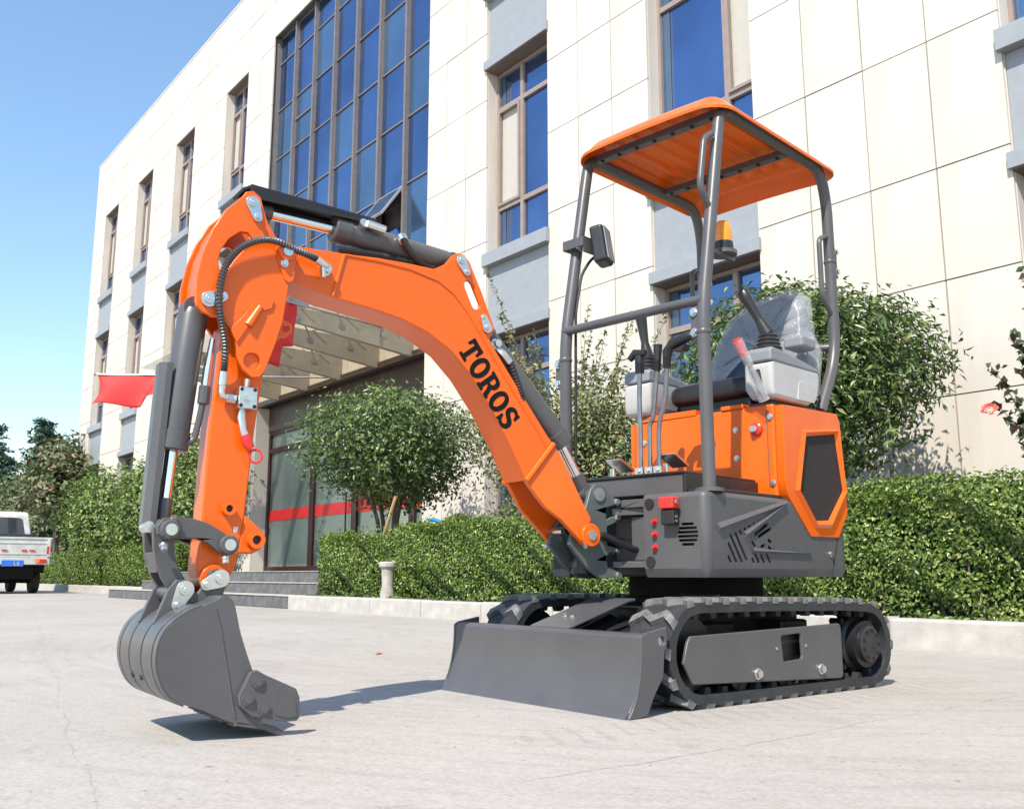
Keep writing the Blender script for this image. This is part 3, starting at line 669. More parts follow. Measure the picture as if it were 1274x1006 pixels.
# tall loose shrub with arching shoots
def shoot_shrub(name, base, shoots, m, label, cat, seed, lsize, mass=None, twig='twig', asp=0.5, lstep=0.05, nl=2):
    root = empty(name, base, label, cat); rs = np.random.RandomState(seed); st = G(); cs = []
    for (tip, bend) in shoots:
        a = Vector((rs.uniform(-.12, .12), rs.uniform(-.1, .1), 0)); c = Vector(tip); b = a.lerp(c, 0.5) + Vector(bend)
        pts = [a * (1 - t) ** 2 + b * 2 * t * (1 - t) + c * t * t for t in [i / 14 for i in range(15)]]
        st.tube(pts, [0.011 * (1 - i / 17) for i in range(15)], 5)
        L = sum((pts[i + 1] - pts[i]).length for i in range(14)); n = int(L / lstep)
        for i in range(n):
            t = 0.18 + 0.82 * (i + rs.uniform(0, 1)) / n; p = a * (1 - t) ** 2 + b * 2 * t * (1 - t) + c * t * t; taper = 1.15 - t * 0.85
            for q in range(nl): cs.append((p.x + rs.normal(0, .045 * taper), p.y + rs.normal(0, .045 * taper), p.z + rs.normal(0, .03)))
        for q in range(int(L * 4)):   # side twigs
            t = rs.uniform(0.15, 0.8); p = a * (1 - t) ** 2 + b * 2 * t * (1 - t) + c * t * t
            d = Vector((rs.normal(), rs.normal(), rs.uniform(-.2, 1))).normalized() * rs.uniform(0.1, 0.3) * (1.1 - t)
            st.tube([p, p + d * 0.6, p + d], [0.004, 0.003, 0.0015], 4)
            for i in range(6): w = p + d * (0.2 + 0.14 * i); cs.append((w.x + rs.normal(0, .02), w.y + rs.normal(0, .02), w.z + rs.normal(0, .02)))
    obj('stems', st, twig, root)
    c = np.array(cs); vf = [leaves(c, np.tile(np.array([0, -0.3, 0.5]), (len(c), 1)), lsize, asp, 0.7, seed)]
    if mass: vf += [crown(mm[0], mm[1], mm[2], 12, 0.08, lsize, seed + 9 + i, asp, inner=0.1) for i, mm in enumerate(mass)]
    leafobj('foliage', vf, m, root); return root
rs = np.random.RandomState(3); sh = []
for i in range(44):
    a = rs.uniform(0, 6.28); r = rs.uniform(0.25, 1.5); z = rs.uniform(1.7, 2.9); sh.append(((math.cos(a) * r, math.sin(a) * r * 0.5, z), (math.cos(a) * -0.12, 0, 0.35)))
sh += [((-1.05, -0.35, 3.85), (0.25, 0, 0.35)), ((-0.85, -0.3, 3.25), (0.2, 0, 0.4)), ((-1.45, -0.2, 3.2), (0.2, 0, 0.4)), ((-0.7, -0.2, 2.9), (0.2, 0, 0.4)), ((0.35, 0.0, 3.15), (0, 0, 0.3)), ((0.05, -0.1, 3.05), (0, 0, 0.3)), ((0.75, 0.25, 3.0), (-0.15, 0, 0.3)), ((1.3, 0.2, 2.85), (-0.2, 0, 0.35)), ((1.55, 0.2, 2.5), (-0.2, 0, 0.35)), ((-1.6, -0.4, 2.3), (0.1, 0, 0.4)), ((-1.9, -0.3, 2.0), (0.1, 0, 0.4)), ((-1.75, -0.2, 2.75), (0.1, 0, 0.4))]
shoot_shrub('rose_shrub', (-7.6, 6.75, 0.13), sh, LEAF_OLIVE, 'tall loose shrub with long arching shoots behind the excavator boom and canopy post', 'shrub', 41, 0.055, [((0.1, 0, 1.2), (1.3, 0.6, 0.95), 800), ((0.45, 0, 1.75), (0.9, 0.5, 0.75), 330), ((-0.75, -0.1, 1.85), (0.85, 0.45, 0.85), 260)])
rb = shoot_shrub('rose_bush', (-2.60, 6.60, 0.13), [((-0.10, 0.02, 1.95), (0.1, 0, 0.3)), ((-0.18, 0, 1.75), (0.1, 0, 0.3)), ((-0.05, 0.05, 1.6), (0.1, 0, 0.3)), ((0.05, 0.05, 2.3), (0.1, 0, 0.3)), ((-0.42, 0, 1.72), (0.1, 0, 0.25)), ((-0.28, 0.05, 1.95), (0.1, 0, 0.3)), ((-0.12, -0.05, 2.3), (0.05, 0, 0.3)), ((-0.42, 0.0, 1.45), (0.2, 0, 0.3)), ((0.15, 0, 2.2), (0, 0, 0.2)), ((0.4, 0.1, 2.0), (-0.1, 0, 0.2)), ((-0.2, 0.1, 1.6), (0.15, 0, 0.2)), ((0.0, 0, 1.9), (0.1, 0, 0.2)), ((0.3, -0.1, 1.6), (-.1, 0, .3)), ((-0.30, 0.0, 1.25), (0.2, 0, 0.3))], LEAF_ROSE, 'thin rose bush with one coral flower at the right edge against the wall', 'rose bush', 42, 0.072, None, 'twig', 0.6, 0.040, 2)
fl = G(); rs = np.random.RandomState(8)
for i in range(26):
    a = i * 2.4; r = 0.008 + 0.0017 * i; t = 0.9 - i * 0.03; p = Vector((math.cos(a) * r, math.sin(a) * r, 0.02 - 0.0012 * i)); n = Vector((math.cos(a), math.sin(a), 0)); w = Vector((-math.sin(a), math.cos(a), 0)); s = 0.010 + 0.0009 * i; h = 0.03
    up_ = (Vector((0, 0, 1)) * t + n * (1 - t)).normalized()
    fl.add([p - w * s * 0.5, p + w * s * 0.5, p + w * s * 0.9 + up_ * h * 0.7 + n * 0.004, p + up_ * h + n * 0.008, p - w * s * 0.9 + up_ * h * 0.7 + n * 0.004], [(0, 1, 2, 3, 4)])
o = obj('flower', fl, 'rose', rb, loc=(-0.42, -0.06, 1.40)); o.rotation_euler = (R(55), 0, R(20)); o.scale = (0.72,) * 3
# conifers far left
def conifer(x, y, h, w, label, seed):
    root = empty('conifer_tree', (x, y, 0), label, 'tree', 'dark conifers beyond the yard'); rs = np.random.RandomState(seed)
    t = G(); t.cyl((0, 0, 0), (0, 0, h * 0.97), 0.22, 8, 0.03); cs = []; ns = []
    lv = int(h / 0.42)
    for i in range(lv):
        z = h * (0.12 + 0.88 * i / lv); L = w * (1 - (i / lv)) ** 0.8 * rs.uniform(0.75, 1.1) + 0.15; nb_ = rs.randint(5, 8)
        for k in range(nb_):
            a = rs.uniform(0, 6.28); l = L * rs.uniform(0.7, 1.1); tip = Vector((math.cos(a) * l, math.sin(a) * l, z - 0.18 * l + rs.uniform(-.2, .2)))
            t.tube([(0, 0, z), tip], [0.035, 0.008], 4)
            m_ = int(l * 42) + 8; s = rs.uniform(0.15, 1.05, m_)
            p = np.array([0, 0, z]) + s[:, None] * (np.array(tip) - np.array([0, 0, z])) + rs.normal(0, 0.13, (m_, 3)) * np.array([1, 1, 0.8]); cs.append(p); ns.append(np.tile([0, 0, 1.0], (m_, 1)))
    obj('trunk', t, 'bark', root); leafobj('crown', [leaves(np.concatenate(cs), np.concatenate(ns), 0.30, 0.45, 0.5, seed)], LEAF_PINE, root)
conifer(-57.5, 12.0, 9.2, 3.6, 'pointed dark conifer just left of the building corner', 51)
conifer(-67.0, 11.2, 9.9, 4.2, 'taller dark conifer at the left edge of the view', 52)
conifer(-63.5, 13.0, 7.6, 2.2, 'smaller conifer between the two pointed ones', 53)
conifer(-78.0, 8.0, 10.5, 4.2, 'dark conifer farthest left, beyond the truck', 54)

# bollard, stake, hose
bo = G(); bo.lathe([(0.085, 0), (0.075, 0.10), (0.07, 0.12), (0.062, 0.15), (0.07, 0.33), (0.072, 0.35), (0.098, 0.37), (0.10, 0.41), (0.085, 0.425)], (-9.15, 5.47, 0.13), n=20)
tag(obj('stone_bollard', bo, 'stoneware', bevel=0.004), 'short pale stone bollard standing in the gap of the hedge', 'bollard')
sk = G(); sk.cyl((-10.6, 6.0, 0.13), (-10.05, 6.1, 1.36), 0.024, 8, 0.022); tag(obj('wooden_stake', sk, 'wood'), 'bare wooden stake leaning beside the tree stems behind the hedge', 'stake')
sk = G(); sk.tube([(-9.0, 6.5, 0.85), (-9.35, 6.38, 1.0), (-9.55, 6.32, 1.06), (-9.62, 6.3, 1.055)], [0.012, 0.022, 0.028, 0.02], 8); tag(obj('watering_hose', sk, 'bluehose'), 'blue hose end lying on top of the hedge near the tree', 'hose')

for (x, y, lb) in ((-4.47, 2.63, 'dry orange leaf lying on the concrete behind the bucket'), (-3.62, 2.90, 'dry curled leaf lying on the concrete left of the dozer blade')):
    lf_ = G(); lf_.add([(-0.03, 0, 0.003), (0, -0.014, 0.010), (0.034, 0.004, 0.006), (0, 0.015, 0.012), (0, 0, 0.002)], [(0, 1, 4), (1, 2, 4), (2, 3, 4), (3, 0, 4)])
    tag(obj('fallen_leaf', lf_, mat('dry_leaf', (0.50, 0.17, 0.04), 0.7), None, loc=(x, y, 0), rz=x), lb, 'leaf')
# ------------------------------------------------------------ flags on angled poles
def flag(tip, base, label, fl_len, drop, seed, wind):
    tip = Vector(tip); base = Vector(base); root = empty('flag', base, label, 'flag', 'red flags over the entrance')
    p = G(); p.tube([(0, 0, 0), tip - base], 0.017, 10); p.sphere(tip - base, 0.028, 10); obj('flagpole', p, 'steel', root)
    d = (base - tip).normalized(); nx, nz = 22, 12; vs = []; fs = []
    for i in range(nx + 1):
        for j in range(nz + 1):
            s = i / nx; t = j / nz
            q = (tip - base) + d * (0.02 + fl_len * s) + Vector((wind[0] * t, wind[1] * t, -drop * t * (1 - 0.60 * s * s) + 0.03 * math.sin(s * 10 + seed) * t)) + Vector((0.05 * math.sin(s * 9 + seed) * t, 0.11 * math.sin(s * 11 + t * 3 + seed) * (0.25 + t), 0.02 * math.sin(s * 12) * t))
            vs.append(q)
    for i in range(nx):
        for j in range(nz): a = i * (nz + 1) + j; fs.append((a, a + 1, a + nz + 2, a + nz + 1))
    g = G(); g.add(vs, fs); o = obj('flag_cloth', g, 'flag', root, smooth=60); s = o.modifiers.new('s', 'SOLIDIFY'); s.thickness = 0.004
flag((-17.95, 4.5, 3.99), (-15.9, 8.1, 4.06), 'red flag streaming from a pole at the far left of the awning', 1.55, 0.62, 1.0, (0.25, 0.0))
flag((-11.62, 5.10, 4.055), (-13.25, 8.1, 4.40), 'red flag hanging on a silver pole half hidden by the excavator arm', 0.45, 0.9, 2.2, (-0.10, -0.05))

# ------------------------------------------------------------ pickup truck
TR = empty('pickup_truck', (-23.6, 4.52, 0), 'small white pickup truck seen from behind at the left edge', 'truck')
W2 = 0.76
def tpart(name, g, m, par=TR, **k): return obj(name, g, m, par, **k)
cab = G(); cab.prism([(-1.95, 0.62), (-1.95, 1.30), (-2.08, 1.86), (-2.25, 1.93), (-3.1, 1.93), (-3.35, 1.84), (-3.85, 1.20), (-4.05, 1.05), (-4.08, 0.42), (-3.0, 0.42), (-2.9, 0.62)], -W2 + 0.03, W2 - 0.03, 'y')
cab.v = [(x, y * (1 - 0.13 * max(0, z - 1.25) / 0.7), z) for x, y, z in cab.v]
tpart('cab', cab, 'white', bevel=0.03)
rw = G(); rw.prism([(-0.58, 1.36), (0.58, 1.36), (0.52, 1.74), (0.44, 1.78), (-0.44, 1.78), (-0.52, 1.74)], 0, 0.012, 'y'); rw.v = [(-1.962 - (z - 1.30) * 0.232 + y, x, z) for x, y, z in rw.v]; tpart('rear_window', rw, 'darkglass', smooth=0)
sw = G()
for s in (-1, 1): sw.prism([(-2.25, 1.34), (-2.32, 1.80), (-3.05, 1.80), (-3.45, 1.34)], s * 0.655 - 0.03, s * 0.655 + 0.03, 'y')
tpart('side_window', sw, 'darkglass', smooth=0)
hb = G(); hb.box((-1.94, -W2 + 0.05, 1.10), (-1.86, W2 - 0.05, 1.36)); hb.box((-1.92, -W2 + 0.02, 1.30), (-1.83, W2 - 0.02, 1.385)); tpart('headboard', hb, 'navy', bevel=0.01)
bed = G(); bed.box((-1.82, -W2, 0.66), (-0.04, W2, 0.74)); bed.box((-1.82, -W2, 0.74), (-0.04, -W2 + 0.04, 1.20)); bed.box((-1.82, W2 - 0.04, 0.74), (-0.04, W2, 1.20)); tpart('bed', bed, 'white', bevel=0.008)
tg = G(); tg.box((-0.04, -W2 + 0.01, 0.80), (0, W2 - 0.01, 1.20)); tg.box((-0.05, -W2, 1.20), (0.015, W2, 1.245)); tg.box((0, -W2 + 0.05, 0.86), (0.012, W2 - 0.05, 0.89)); tg.box((0, -W2 + 0.05, 1.10), (0.012, W2 - 0.05, 1.13)); 
for s in (-1, 1): tg.box((0, s * (W2 - 0.06) - 0.03, 0.82), (0.02, s * (W2 - 0.06) + 0.03, 1.22))
tgo = tpart('tailgate', tg, 'white', bevel=0.006)
rf = G()
for y in (-0.62, -0.2, 0.2, 0.36): rf.box((0.013, y - 0.06, 0.93), (0.017, y + 0.06, 0.965))
for y in (-0.70, 0.66): rf.box((0.021, y, 0.88), (0.026, y + 0.04, 1.05))
obj('reflector', rf, 'redband', tgo, smooth=0)
bp = G(); bp.box((-0.10, -W2 + 0.02, 0.64), (-0.005, W2 - 0.02, 0.79)); tpart('rear_bumper', bp, 'white', bevel=0.01)
for s in (-1, 1):
    tl = G(); tl.box((-0.02, s * 0.56 - 0.11, 0.675), (0.02, s * 0.56 + 0.11, 0.765)); t_ = tpart('tail_light', tl, 'red', bevel=0.01)
    tl = G(); tl.box((0.021, s * 0.56 - 0.105 + (0.0 if s > 0 else 0.14), 0.68), (0.025, s * 0.56 - 0.035 + (0.0 if s > 0 else 0.14), 0.76)); obj('indicator', tl, 'amber', t_)
    dl = G(); dl.box((-0.012, s * 0.47 - 0.02 - 0.03, 0.68), (0.008, s * 0.47 + 0.01 - 0.03, 0.76))
npg = G(); npg.box((-0.004, -0.24, 0.60), (0.008, 0.20, 0.735)); npo = tpart('number_plate', npg, 'plate', bevel=0.003)
cu = bpy.data.curves.new('plate_text', 'FONT'); cu.body = 'L6'; cu.size = 0.13; cu.extrude = 0.001
to = bpy.data.objects.new('t', cu); COL.objects.link(to); bpy.context.view_layer.update(); tm = bpy.data.meshes.new_from_object(to.evaluated_get(bpy.context.evaluated_depsgraph_get())); bpy.data.objects.remove(to); tm.materials.clear(); tm.materials.append(M['white'])
o = link('plate_lettering', tm, npo, (0.0095, 0.0, 0.622)); o.rotation_euler = (R(90), 0, R(90))
ch = G(); ch.box((-3.9, -0.45, 0.32), (-0.15, 0.45, 0.64)); ch.box((-1.75, -W2 + 0.06, 0.45), (-0.3, W2 - 0.06, 0.655)); ch.cyl((-0.78, -0.6, 0.28), (-0.78, 0.6, 0.28), 0.05, 10); tpart('chassis', ch, 'dim', smooth=0)
wl = G(); wl.lathe([(0.17, -0.085), (0.26, -0.085), (0.283, -0.06), (0.283, 0.06), (0.26, 0.085), (0.17, 0.085)], (0, 0, 0), (0, 1, 0), 28); wme = mesh_of('tyre', wl, M['tyre'])
rm = G(); rm.lathe([(0.17, -0.07), (0.13, -0.05), (0.06, -0.075), (0.06, 0.075), (0.13, 0.05), (0.17, 0.07)], (0, 0, 0), (0, 1, 0), 20); rme = mesh_of('rim', rm, M['steel'])
for (x, y) in ((-0.78, 0.60), (-0.78, -0.60), (-3.35, 0.62), (-3.35, -0.62)):
    w_ = link('wheel', wme, TR, (x, y, 0.283)); link('rim', rme, w_)

# ============================================================ EXCAVATOR
EX = empty('mini_excavator', (-2.51, 2.83, 0), 'orange and grey mini excavator with canopy and lettered boom on rubber tracks', 'excavator')
# ---- undercarriage (axes of the yard; x right along the wall, y towards the wall)
def under(name, g, m, par=EX, **k): return obj(name, g, m, par, **k)
TF, TB = -0.625, 0.625   # track ends relative to EX
def track_path():
    P = []; r = 0.135
    cf = (TF + 0.155, 0.168); cb = (TB - 0.150, 0.155)
    for i in range(13): a = R(270 - 180 * i / 12); P.append((cf[0] + r * math.cos(a), cf[1] + (r + (0.006)) * math.sin(a)))
    P[0] = (cf[0] + 0.02, 0.024)
    P.append((-0.15, 0.308)); P.append((0.12, 0.303)); P.append((0.32, 0.300))
    for i in range(13): a = R(90 - 180 * i / 12); P.append((cb[0] + 0.128 * math.cos(a), cb[1] + 0.137 * math.sin(a)))
    P.append((0.30, 0.022)); P.append((-0.30, 0.022))
    return P
TP = [Vector((p[0], p[1])) for p in track_path()]
# resample the belt path evenly
seg = [(TP[(i + 1) % len(TP)] - TP[i]).length for i in range(len(TP))]; TL = sum(seg)
def at(s):
    s %= TL; i = 0
    while s > seg[i]: s -= seg[i]; i = (i + 1) % len(TP)
    return TP[i].lerp(TP[(i + 1) % len(TP)], s / seg[i])
NB = 120
BP = [at(TL * i / NB) for i in range(NB)]
def nrm(i):
    t = (BP[(i + 1) % NB] - BP[(i - 1) % NB]).normalized(); return Vector((-t.y, t.x))
# the path runs clockwise seen from +x: outward normal
def belt(g, x0, x1):
    sgn = 1 if (BP[30] + nrm(30) - Vector((0, 0.155))).length > (BP[30] - Vector((0, 0.155))).length else -1
    O = []; I = []
    for i in range(NB): n = nrm(i) * sgn; O.append(BP[i] + n * 0.014); I.append(BP[i] - n * 0.017)
    for i in range(NB):
        j = (i + 1) % NB
        for A, B in ((O, 0), (I, 1)): g.add([(x0, *A[i]), (x1, *A[i]), (x1, *A[j]), (x0, *A[j])], [(0, 1, 2, 3)])
        for xx in (x0, x1): g.add([(xx, *O[i]), (xx, *O[j]), (xx, *I[j]), (xx, *I[i])], [(0, 1, 2, 3)])
    return sgn
NL = 32
for sx in (1, -1):
    xc = sx * 0.38
    g = G(); sgn = belt(g, -0.09, 0.09)
    # inner drive lugs
    for k in range(NL):
        p = at(TL * (k + 0.5) / NL); q = at(TL * (k + 0.5) / NL + 0.01); t = (q - p).normalized(); n = Vector((-t.y, t.x)) * sgn
        for x0, x1 in ((-0.055, -0.03), (0.03, 0.055)):
            a = p - n * 0.012; b = p - n * 0.036
            V = [(x0, *(a - t * 0.018)), (x1, *(a - t * 0.018)), (x1, *(a + t * 0.018)), (x0, *(a + t * 0.018)), (x0, *(b - t * 0.01)), (x1, *(b - t * 0.01)), (x1, *(b + t * 0.01)), (x0, *(b + t * 0.01))]
            g.add(V, [(0, 1, 2, 3), (4, 5, 6, 7), (0, 1, 5, 4), (1, 2, 6, 5), (2, 3, 7, 6), (3, 0, 4, 7)])
    trk = under('rubber_track', g, 'rubber', loc=(xc, 0, 0))
    # chevron tread lugs: one mesh, placed round the belt; local frame x across, y along belt, z outward
    zz = [(-0.092, -0.020), (-0.045, 0.016), (0.0, -0.012), (0.045, 0.016), (0.092, -0.020)]
    lg = G(); lo = [(x_, y_ - 0.017) for x_, y_ in zz]; hi = [(x_, y_ + 0.017) for x_, y_ in zz][::-1]; lg.prism(lo + hi, -0.004, 0.018, 'z')
    lg.v = [(v[0] * (0.97 if v[2] > 0.01 else 1), v[1] * (0.82 if v[2] > 0.01 else 1), v[2]) for v in lg.v]
    lme = mesh_of('tread_lug', lg, M['lug'], 25)
    for k in range(NL):
        s = TL * k / NL; p = at(s); q = at(s + 0.012); o_ = at(s - 0.012); t = (q - o_).normalized(); n = Vector((-t.y, t.x)) * sgn
        o = link('tread_lug', lme, trk)
        if abs(t.x) > 0.97 and n.y < 0: pass
        X = Vector((1, 0, 0)); T = Vector((0, t.x, t.y)); N = Vector((0, n.x, n.y))
        if X.cross(T).dot(N) < 0: T = -T
        mt = Matrix((X, T, N)).transposed().to_4x4(); mt.translation = Vector((0, p.x, p.y)) + N * 0.0115; o.matrix_local = mt
    # frame plate
    s = sx
    fp = G(); pts = [(-0.505, 0.075), (-0.545, 0.14), (-0.525, 0.205), (-0.51, 0.222), (0.295, 0.238), (0.305, 0.225), (0.305, 0.055), (0.29, 0.045)]
    hole = [(-0.05 + 0.008, 0.12), (0.058, 0.125), (0.065, 0.133), (0.062, 0.205), (0.055, 0.211), (-0.045, 0.207), (-0.052, 0.20)]
    fp.prism(pts, 0.070 * s, 0.082 * s, 'x', [hole] if s > 0 else [])
    fr_ = under('track_frame_plate', fp, 'grey', loc=(xc, 0, 0), bevel=0.004)
    ib = G(); ib.box((-0.05, -0.46, 0.10), (0.05, 0.30, 0.215)); under('track_frame', ib, 'black', loc=(xc, 0, 0), bevel=0.005)
    bl = G()
    for (y, z) in ((-0.19, 0.09), (0.165, 0.085)): bl.bolt((0.082 * s, y, z), (s, 0, 0), 0.014, 0.012)
    for (y, z) in ((-0.08, 0.165), (0.085, 0.168)): bl.bolt((0.082 * s, y, z), (s, 0, 0), 0.004, 0.003)
    obj('bolt', bl, 'zinc', fr_)
    # idler, rollers, sprocket
    w = G(); w.lathe([(0.05, -0.03), (0.118, -0.03), (0.122, -0.02), (0.122, 0.02), (0.118, 0.03), (0.05, 0.03)], (0, TF + 0.158, 0.165), (1, 0, 0), 32); under('front_idler', w, 'black', loc=(xc, 0, 0))
    for y in (-0.24, 0.0, 0.19):
        w = G(); w.lathe([(0.02, -0.05), (0.045, -0.05), (0.045, -0.03), (0.036, -0.02), (0.036, 0.02), (0.045, 0.03), (0.045, 0.05), (0.02, 0.052)], (0, y, 0.082), (1, 0, 0), 20); under('track_roller', w, 'black', loc=(xc, 0, 0))
    w = G(); yb = TB - 0.152; zb_ = 0.157; w.lathe([(0.03, -0.04), (0.095, -0.03), (0.098, 0.03), (0.085, 0.04), (0.085, 0.075), (0.03, 0.078)], (0, yb, zb_), (s, 0, 0), 32)
    for k in range(11):
        a = 6.283 * k / 11; c_, d_ = math.cos(a), math.sin(a); w.prism([(yb + 0.09 * c_ - 0.016 * d_, zb_ + 0.09 * d_ + 0.016 * c_), (yb + 0.118 * c_ - 0.008 * d_, zb_ + 0.118 * d_ + 0.008 * c_), (yb + 0.118 * c_ + 0.008 * d_, zb_ + 0.118 * d_ - 0.008 * c_), (yb + 0.09 * c_ + 0.016 * d_, zb_ + 0.09 * d_ - 0.016 * c_)], -0.025, 0.025, 'x')
    spk = under('drive_sprocket', w, 'black', loc=(xc, 0, 0))
    hb_ = G(); hb_.lathe([(0.066, 0.074), (0.066, 0.092), (0.060, 0.097), (0.02, 0.098), (0.012, 0.096)], (0, yb, zb_), (s, 0, 0), 28); ho = obj('hub_cap', hb_, 'blackplast', spk)
    hb_ = G()
    for k in range(9): a = 6.283 * k / 9; hb_.bolt((0.0965 * s, yb + 0.050 * math.cos(a), zb_ + 0.050 * math.sin(a)), (s, 0, 0), 0.005, 0.004)
    obj('bolt', hb_, 'black', spk)
uc = G(); uc.box((-0.24, -0.38, 0.14), (0.24, 0.36, 0.30)); uc.box((-0.34, -0.30, 0.13), (0.34, -0.14, 0.25)); uc.box((-0.34, 0.12, 0.13), (0.34, 0.28, 0.25)); under('carbody', uc, 'black', bevel=0.01)
br = G(); br.lathe([(0.2, 0.27), (0.27, 0.27), (0.275, 0.33), (0.255, 0.335), (0.255, 0.405), (0.2, 0.41)], (0, 0.05, 0), n=40); under('slew_ring', br, 'dim')
# ---- dozer blade
BW = 0.472
prof = [(-0.738, 0.236), (-0.750, 0.228), (-0.750, 0.195), (-0.753, 0.15), (-0.761, 0.10), (-0.774, 0.058), (-0.790, 0.026), (-0.808, 0.004)]
back = [(y + 0.012, z + 0.002) for y, z in prof][::-1]
bl = G(); bl.prism(prof + back, -BW, BW, 'x'); bl.box((-BW, -0.735, 0.222), (BW, -0.690, 0.237)); blade = under('dozer_blade', bl, 'grey', bevel=0.003)
eg = G()
for s in (1, -1):
    ep = [(-0.810, 0.001), (-0.792, 0.026), (-0.776, 0.058), (-0.763, 0.10), (-0.755, 0.15), (-0.752, 0.195), (-0.752, 0.230), (-0.735, 0.240), (-0.640, 0.256), (-0.640, 0.205), (-0.652, 0.185), (-0.660, 0.11), (-0.700, 0.06), (-0.730, 0.006), (-0.775, 0.0)]
    eg.prism(ep, s * BW, s * (BW + 0.012), 'x', [circ(-0.665, 0.215, 0.014, 12)])
obj('blade_end_plate', eg, 'grey', blade, bevel=0.003)
ce = G(); ce.prism([(-0.815, 0.0), (-0.80, 0.018), (-0.785, 0.018), (-0.795, 0.0)], -BW + 0.001, BW - 0.001, 'x'); obj('cutting_edge', ce, 'grey', blade)
ar = G()
for s in (1, -1): ar.prism([(-0.735, 0.06), (-0.735, 0.17), (-0.38, 0.26), (-0.30, 0.24), (-0.30, 0.17), (-0.42, 0.15)], s * 0.17 - 0.02, s * 0.17 + 0.02, 'x')
ar.box((-0.24, -0.36, 0.16), (0.24, -0.28, 0.28))
under('blade_arm', ar, 'black', bevel=0.005)
bc = G(); bc.cyl((0.0, -0.70, 0.15), (0.0, -0.40, 0.24), 0.035); bc.cyl((0.09, -0.52, 0.22), (0.12, -0.36, 0.26), 0.012, 8); under('blade_cylinder', bc, 'black')
cp = G(); cp.prism([(-0.715, 0.232), (-0.43, 0.318), (-0.40, 0.322), (-0.40, 0.330), (-0.432, 0.327), (-0.716, 0.241)], -0.08, 0.12, 'x'); cpo = under('cylinder_cover', cp, 'grey', bevel=0.003)
cp = G()
for x_ in (0.0, 0.035): cp.bolt((x_, -0.62, 0.270), (0, -0.28, 0.95), 0.009, 0.008)
obj('bolt', cp, 'zinc', cpo)
cp = G(); cp.prism([(-0.40, 0.30), (-0.20, 0.335), (-0.20, 0.345), (-0.40, 0.318)], 0.15, 0.33, 'x'); under('track_guard', cp, 'grey', bevel=0.003)

# ---- upper structure: house frame turned 7 degrees on the slew ring
HL, HR = (0, 0.07, 0), R(7)
def hp(name, g, m, **k): return obj(name, g, m, EX, loc=HL, rz=HR, **k)
def arc(cx, cy, r, a0, a1, n=7): return [(cx + r * math.cos(R(a0 + (a1 - a0) * i / (n - 1))), cy + r * math.sin(R(a0 + (a1 - a0) * i / (n - 1)))) for i in range(n)]
corebox = G(); corebox.prism([(0.10, -0.44), (0.30, -0.44), (0.335, -0.42), (0.335, 0.46), (0.29, 0.53), (-0.29, 0.53), (-0.345, 0.44), (-0.345, -0.42), (-0.31, -0.46), (-0.25, -0.46), (-0.25, -0.30), (0.10, -0.30)], 0.405, 0.675, 'z'); hp('revolving_frame', corebox, 'black', smooth=0)
# shell of the lower cover: path front-left .. side .. rear
pathL = [(0.100, -0.475), (0.332, -0.475)] + arc(0.332, -0.447, 0.028, -90, 0)[1:] + [(0.36, 0.49)] + arc(0.30, 0.49, 0.06, 0, 70)[1:]
def off(path, d):
    out = []
    for i, p in enumerate(path):
        a = path[max(0, i - 1)]; b = path[min(len(path) - 1, i + 1)]; t = Vector((b[0] - a[0], b[1] - a[1])).normalized(); out.append((p[0] - t.y * -d * -1, p[1] - -t.x * d * -1) if False else (p[0] - t.y * d, p[1] + t.x * d))
    return out
cv = G()
def strip(path, z0, d0, z1, d1): A = [(x, y, z0) for x, y in off(path, d0)]; B = [(x, y, z1) for x, y in off(path, d1)]; cv.loft(A, B, False)
corner = arc(0.332, -0.447, 0.028, -90, 0)
rear = [(0.36, 0.40), (0.36, 0.455), (0.36, 0.49)] + arc(0.30, 0.49, 0.06, 0, 70)[1:] + [(0.0, 0.55), (-0.30, 0.55), (-0.36, 0.49), (-0.36, -0.44), (-0.33, -0.475), (-0.25, -0.475)]
strip(pathL, 0.402, 0.014, 0.432, 0.0); strip(pathL, 0.672, 0.0, 0.684, 0.004); strip(pathL, 0.684, 0.004, 0.690, 0.014)
strip(rear[2:], 0.402, 0.014, 0.432, 0.0); strip(rear[2:], 0.432, 0, 0.61, 0)
strip(corner, 0.432, 0, 0.672, 0)
cvo = hp('lower_cover', cv, 'cover', smooth=50)
# front panel with louvred round vent
lou = []
for k in range(6):
    z = 0.546 - 0.034 + 0.0136 * k; w = math.sqrt(max(0.0001, 0.042 ** 2 - (z - 0.546) ** 2)); lou.append([(0.282 - w, z - 0.0045), (0.282 + w, z - 0.0045), (0.282 + w, z + 0.0045), (0.282 - w, z + 0.0045)])
fpn = G(); fpn.prism([(0.100, 0.432), (0.332, 0.432), (0.332, 0.672), (0.100, 0.672)], -0.475, -0.467, 'y', lou); obj('front_panel', fpn, 'cover', cvo, smooth=0)
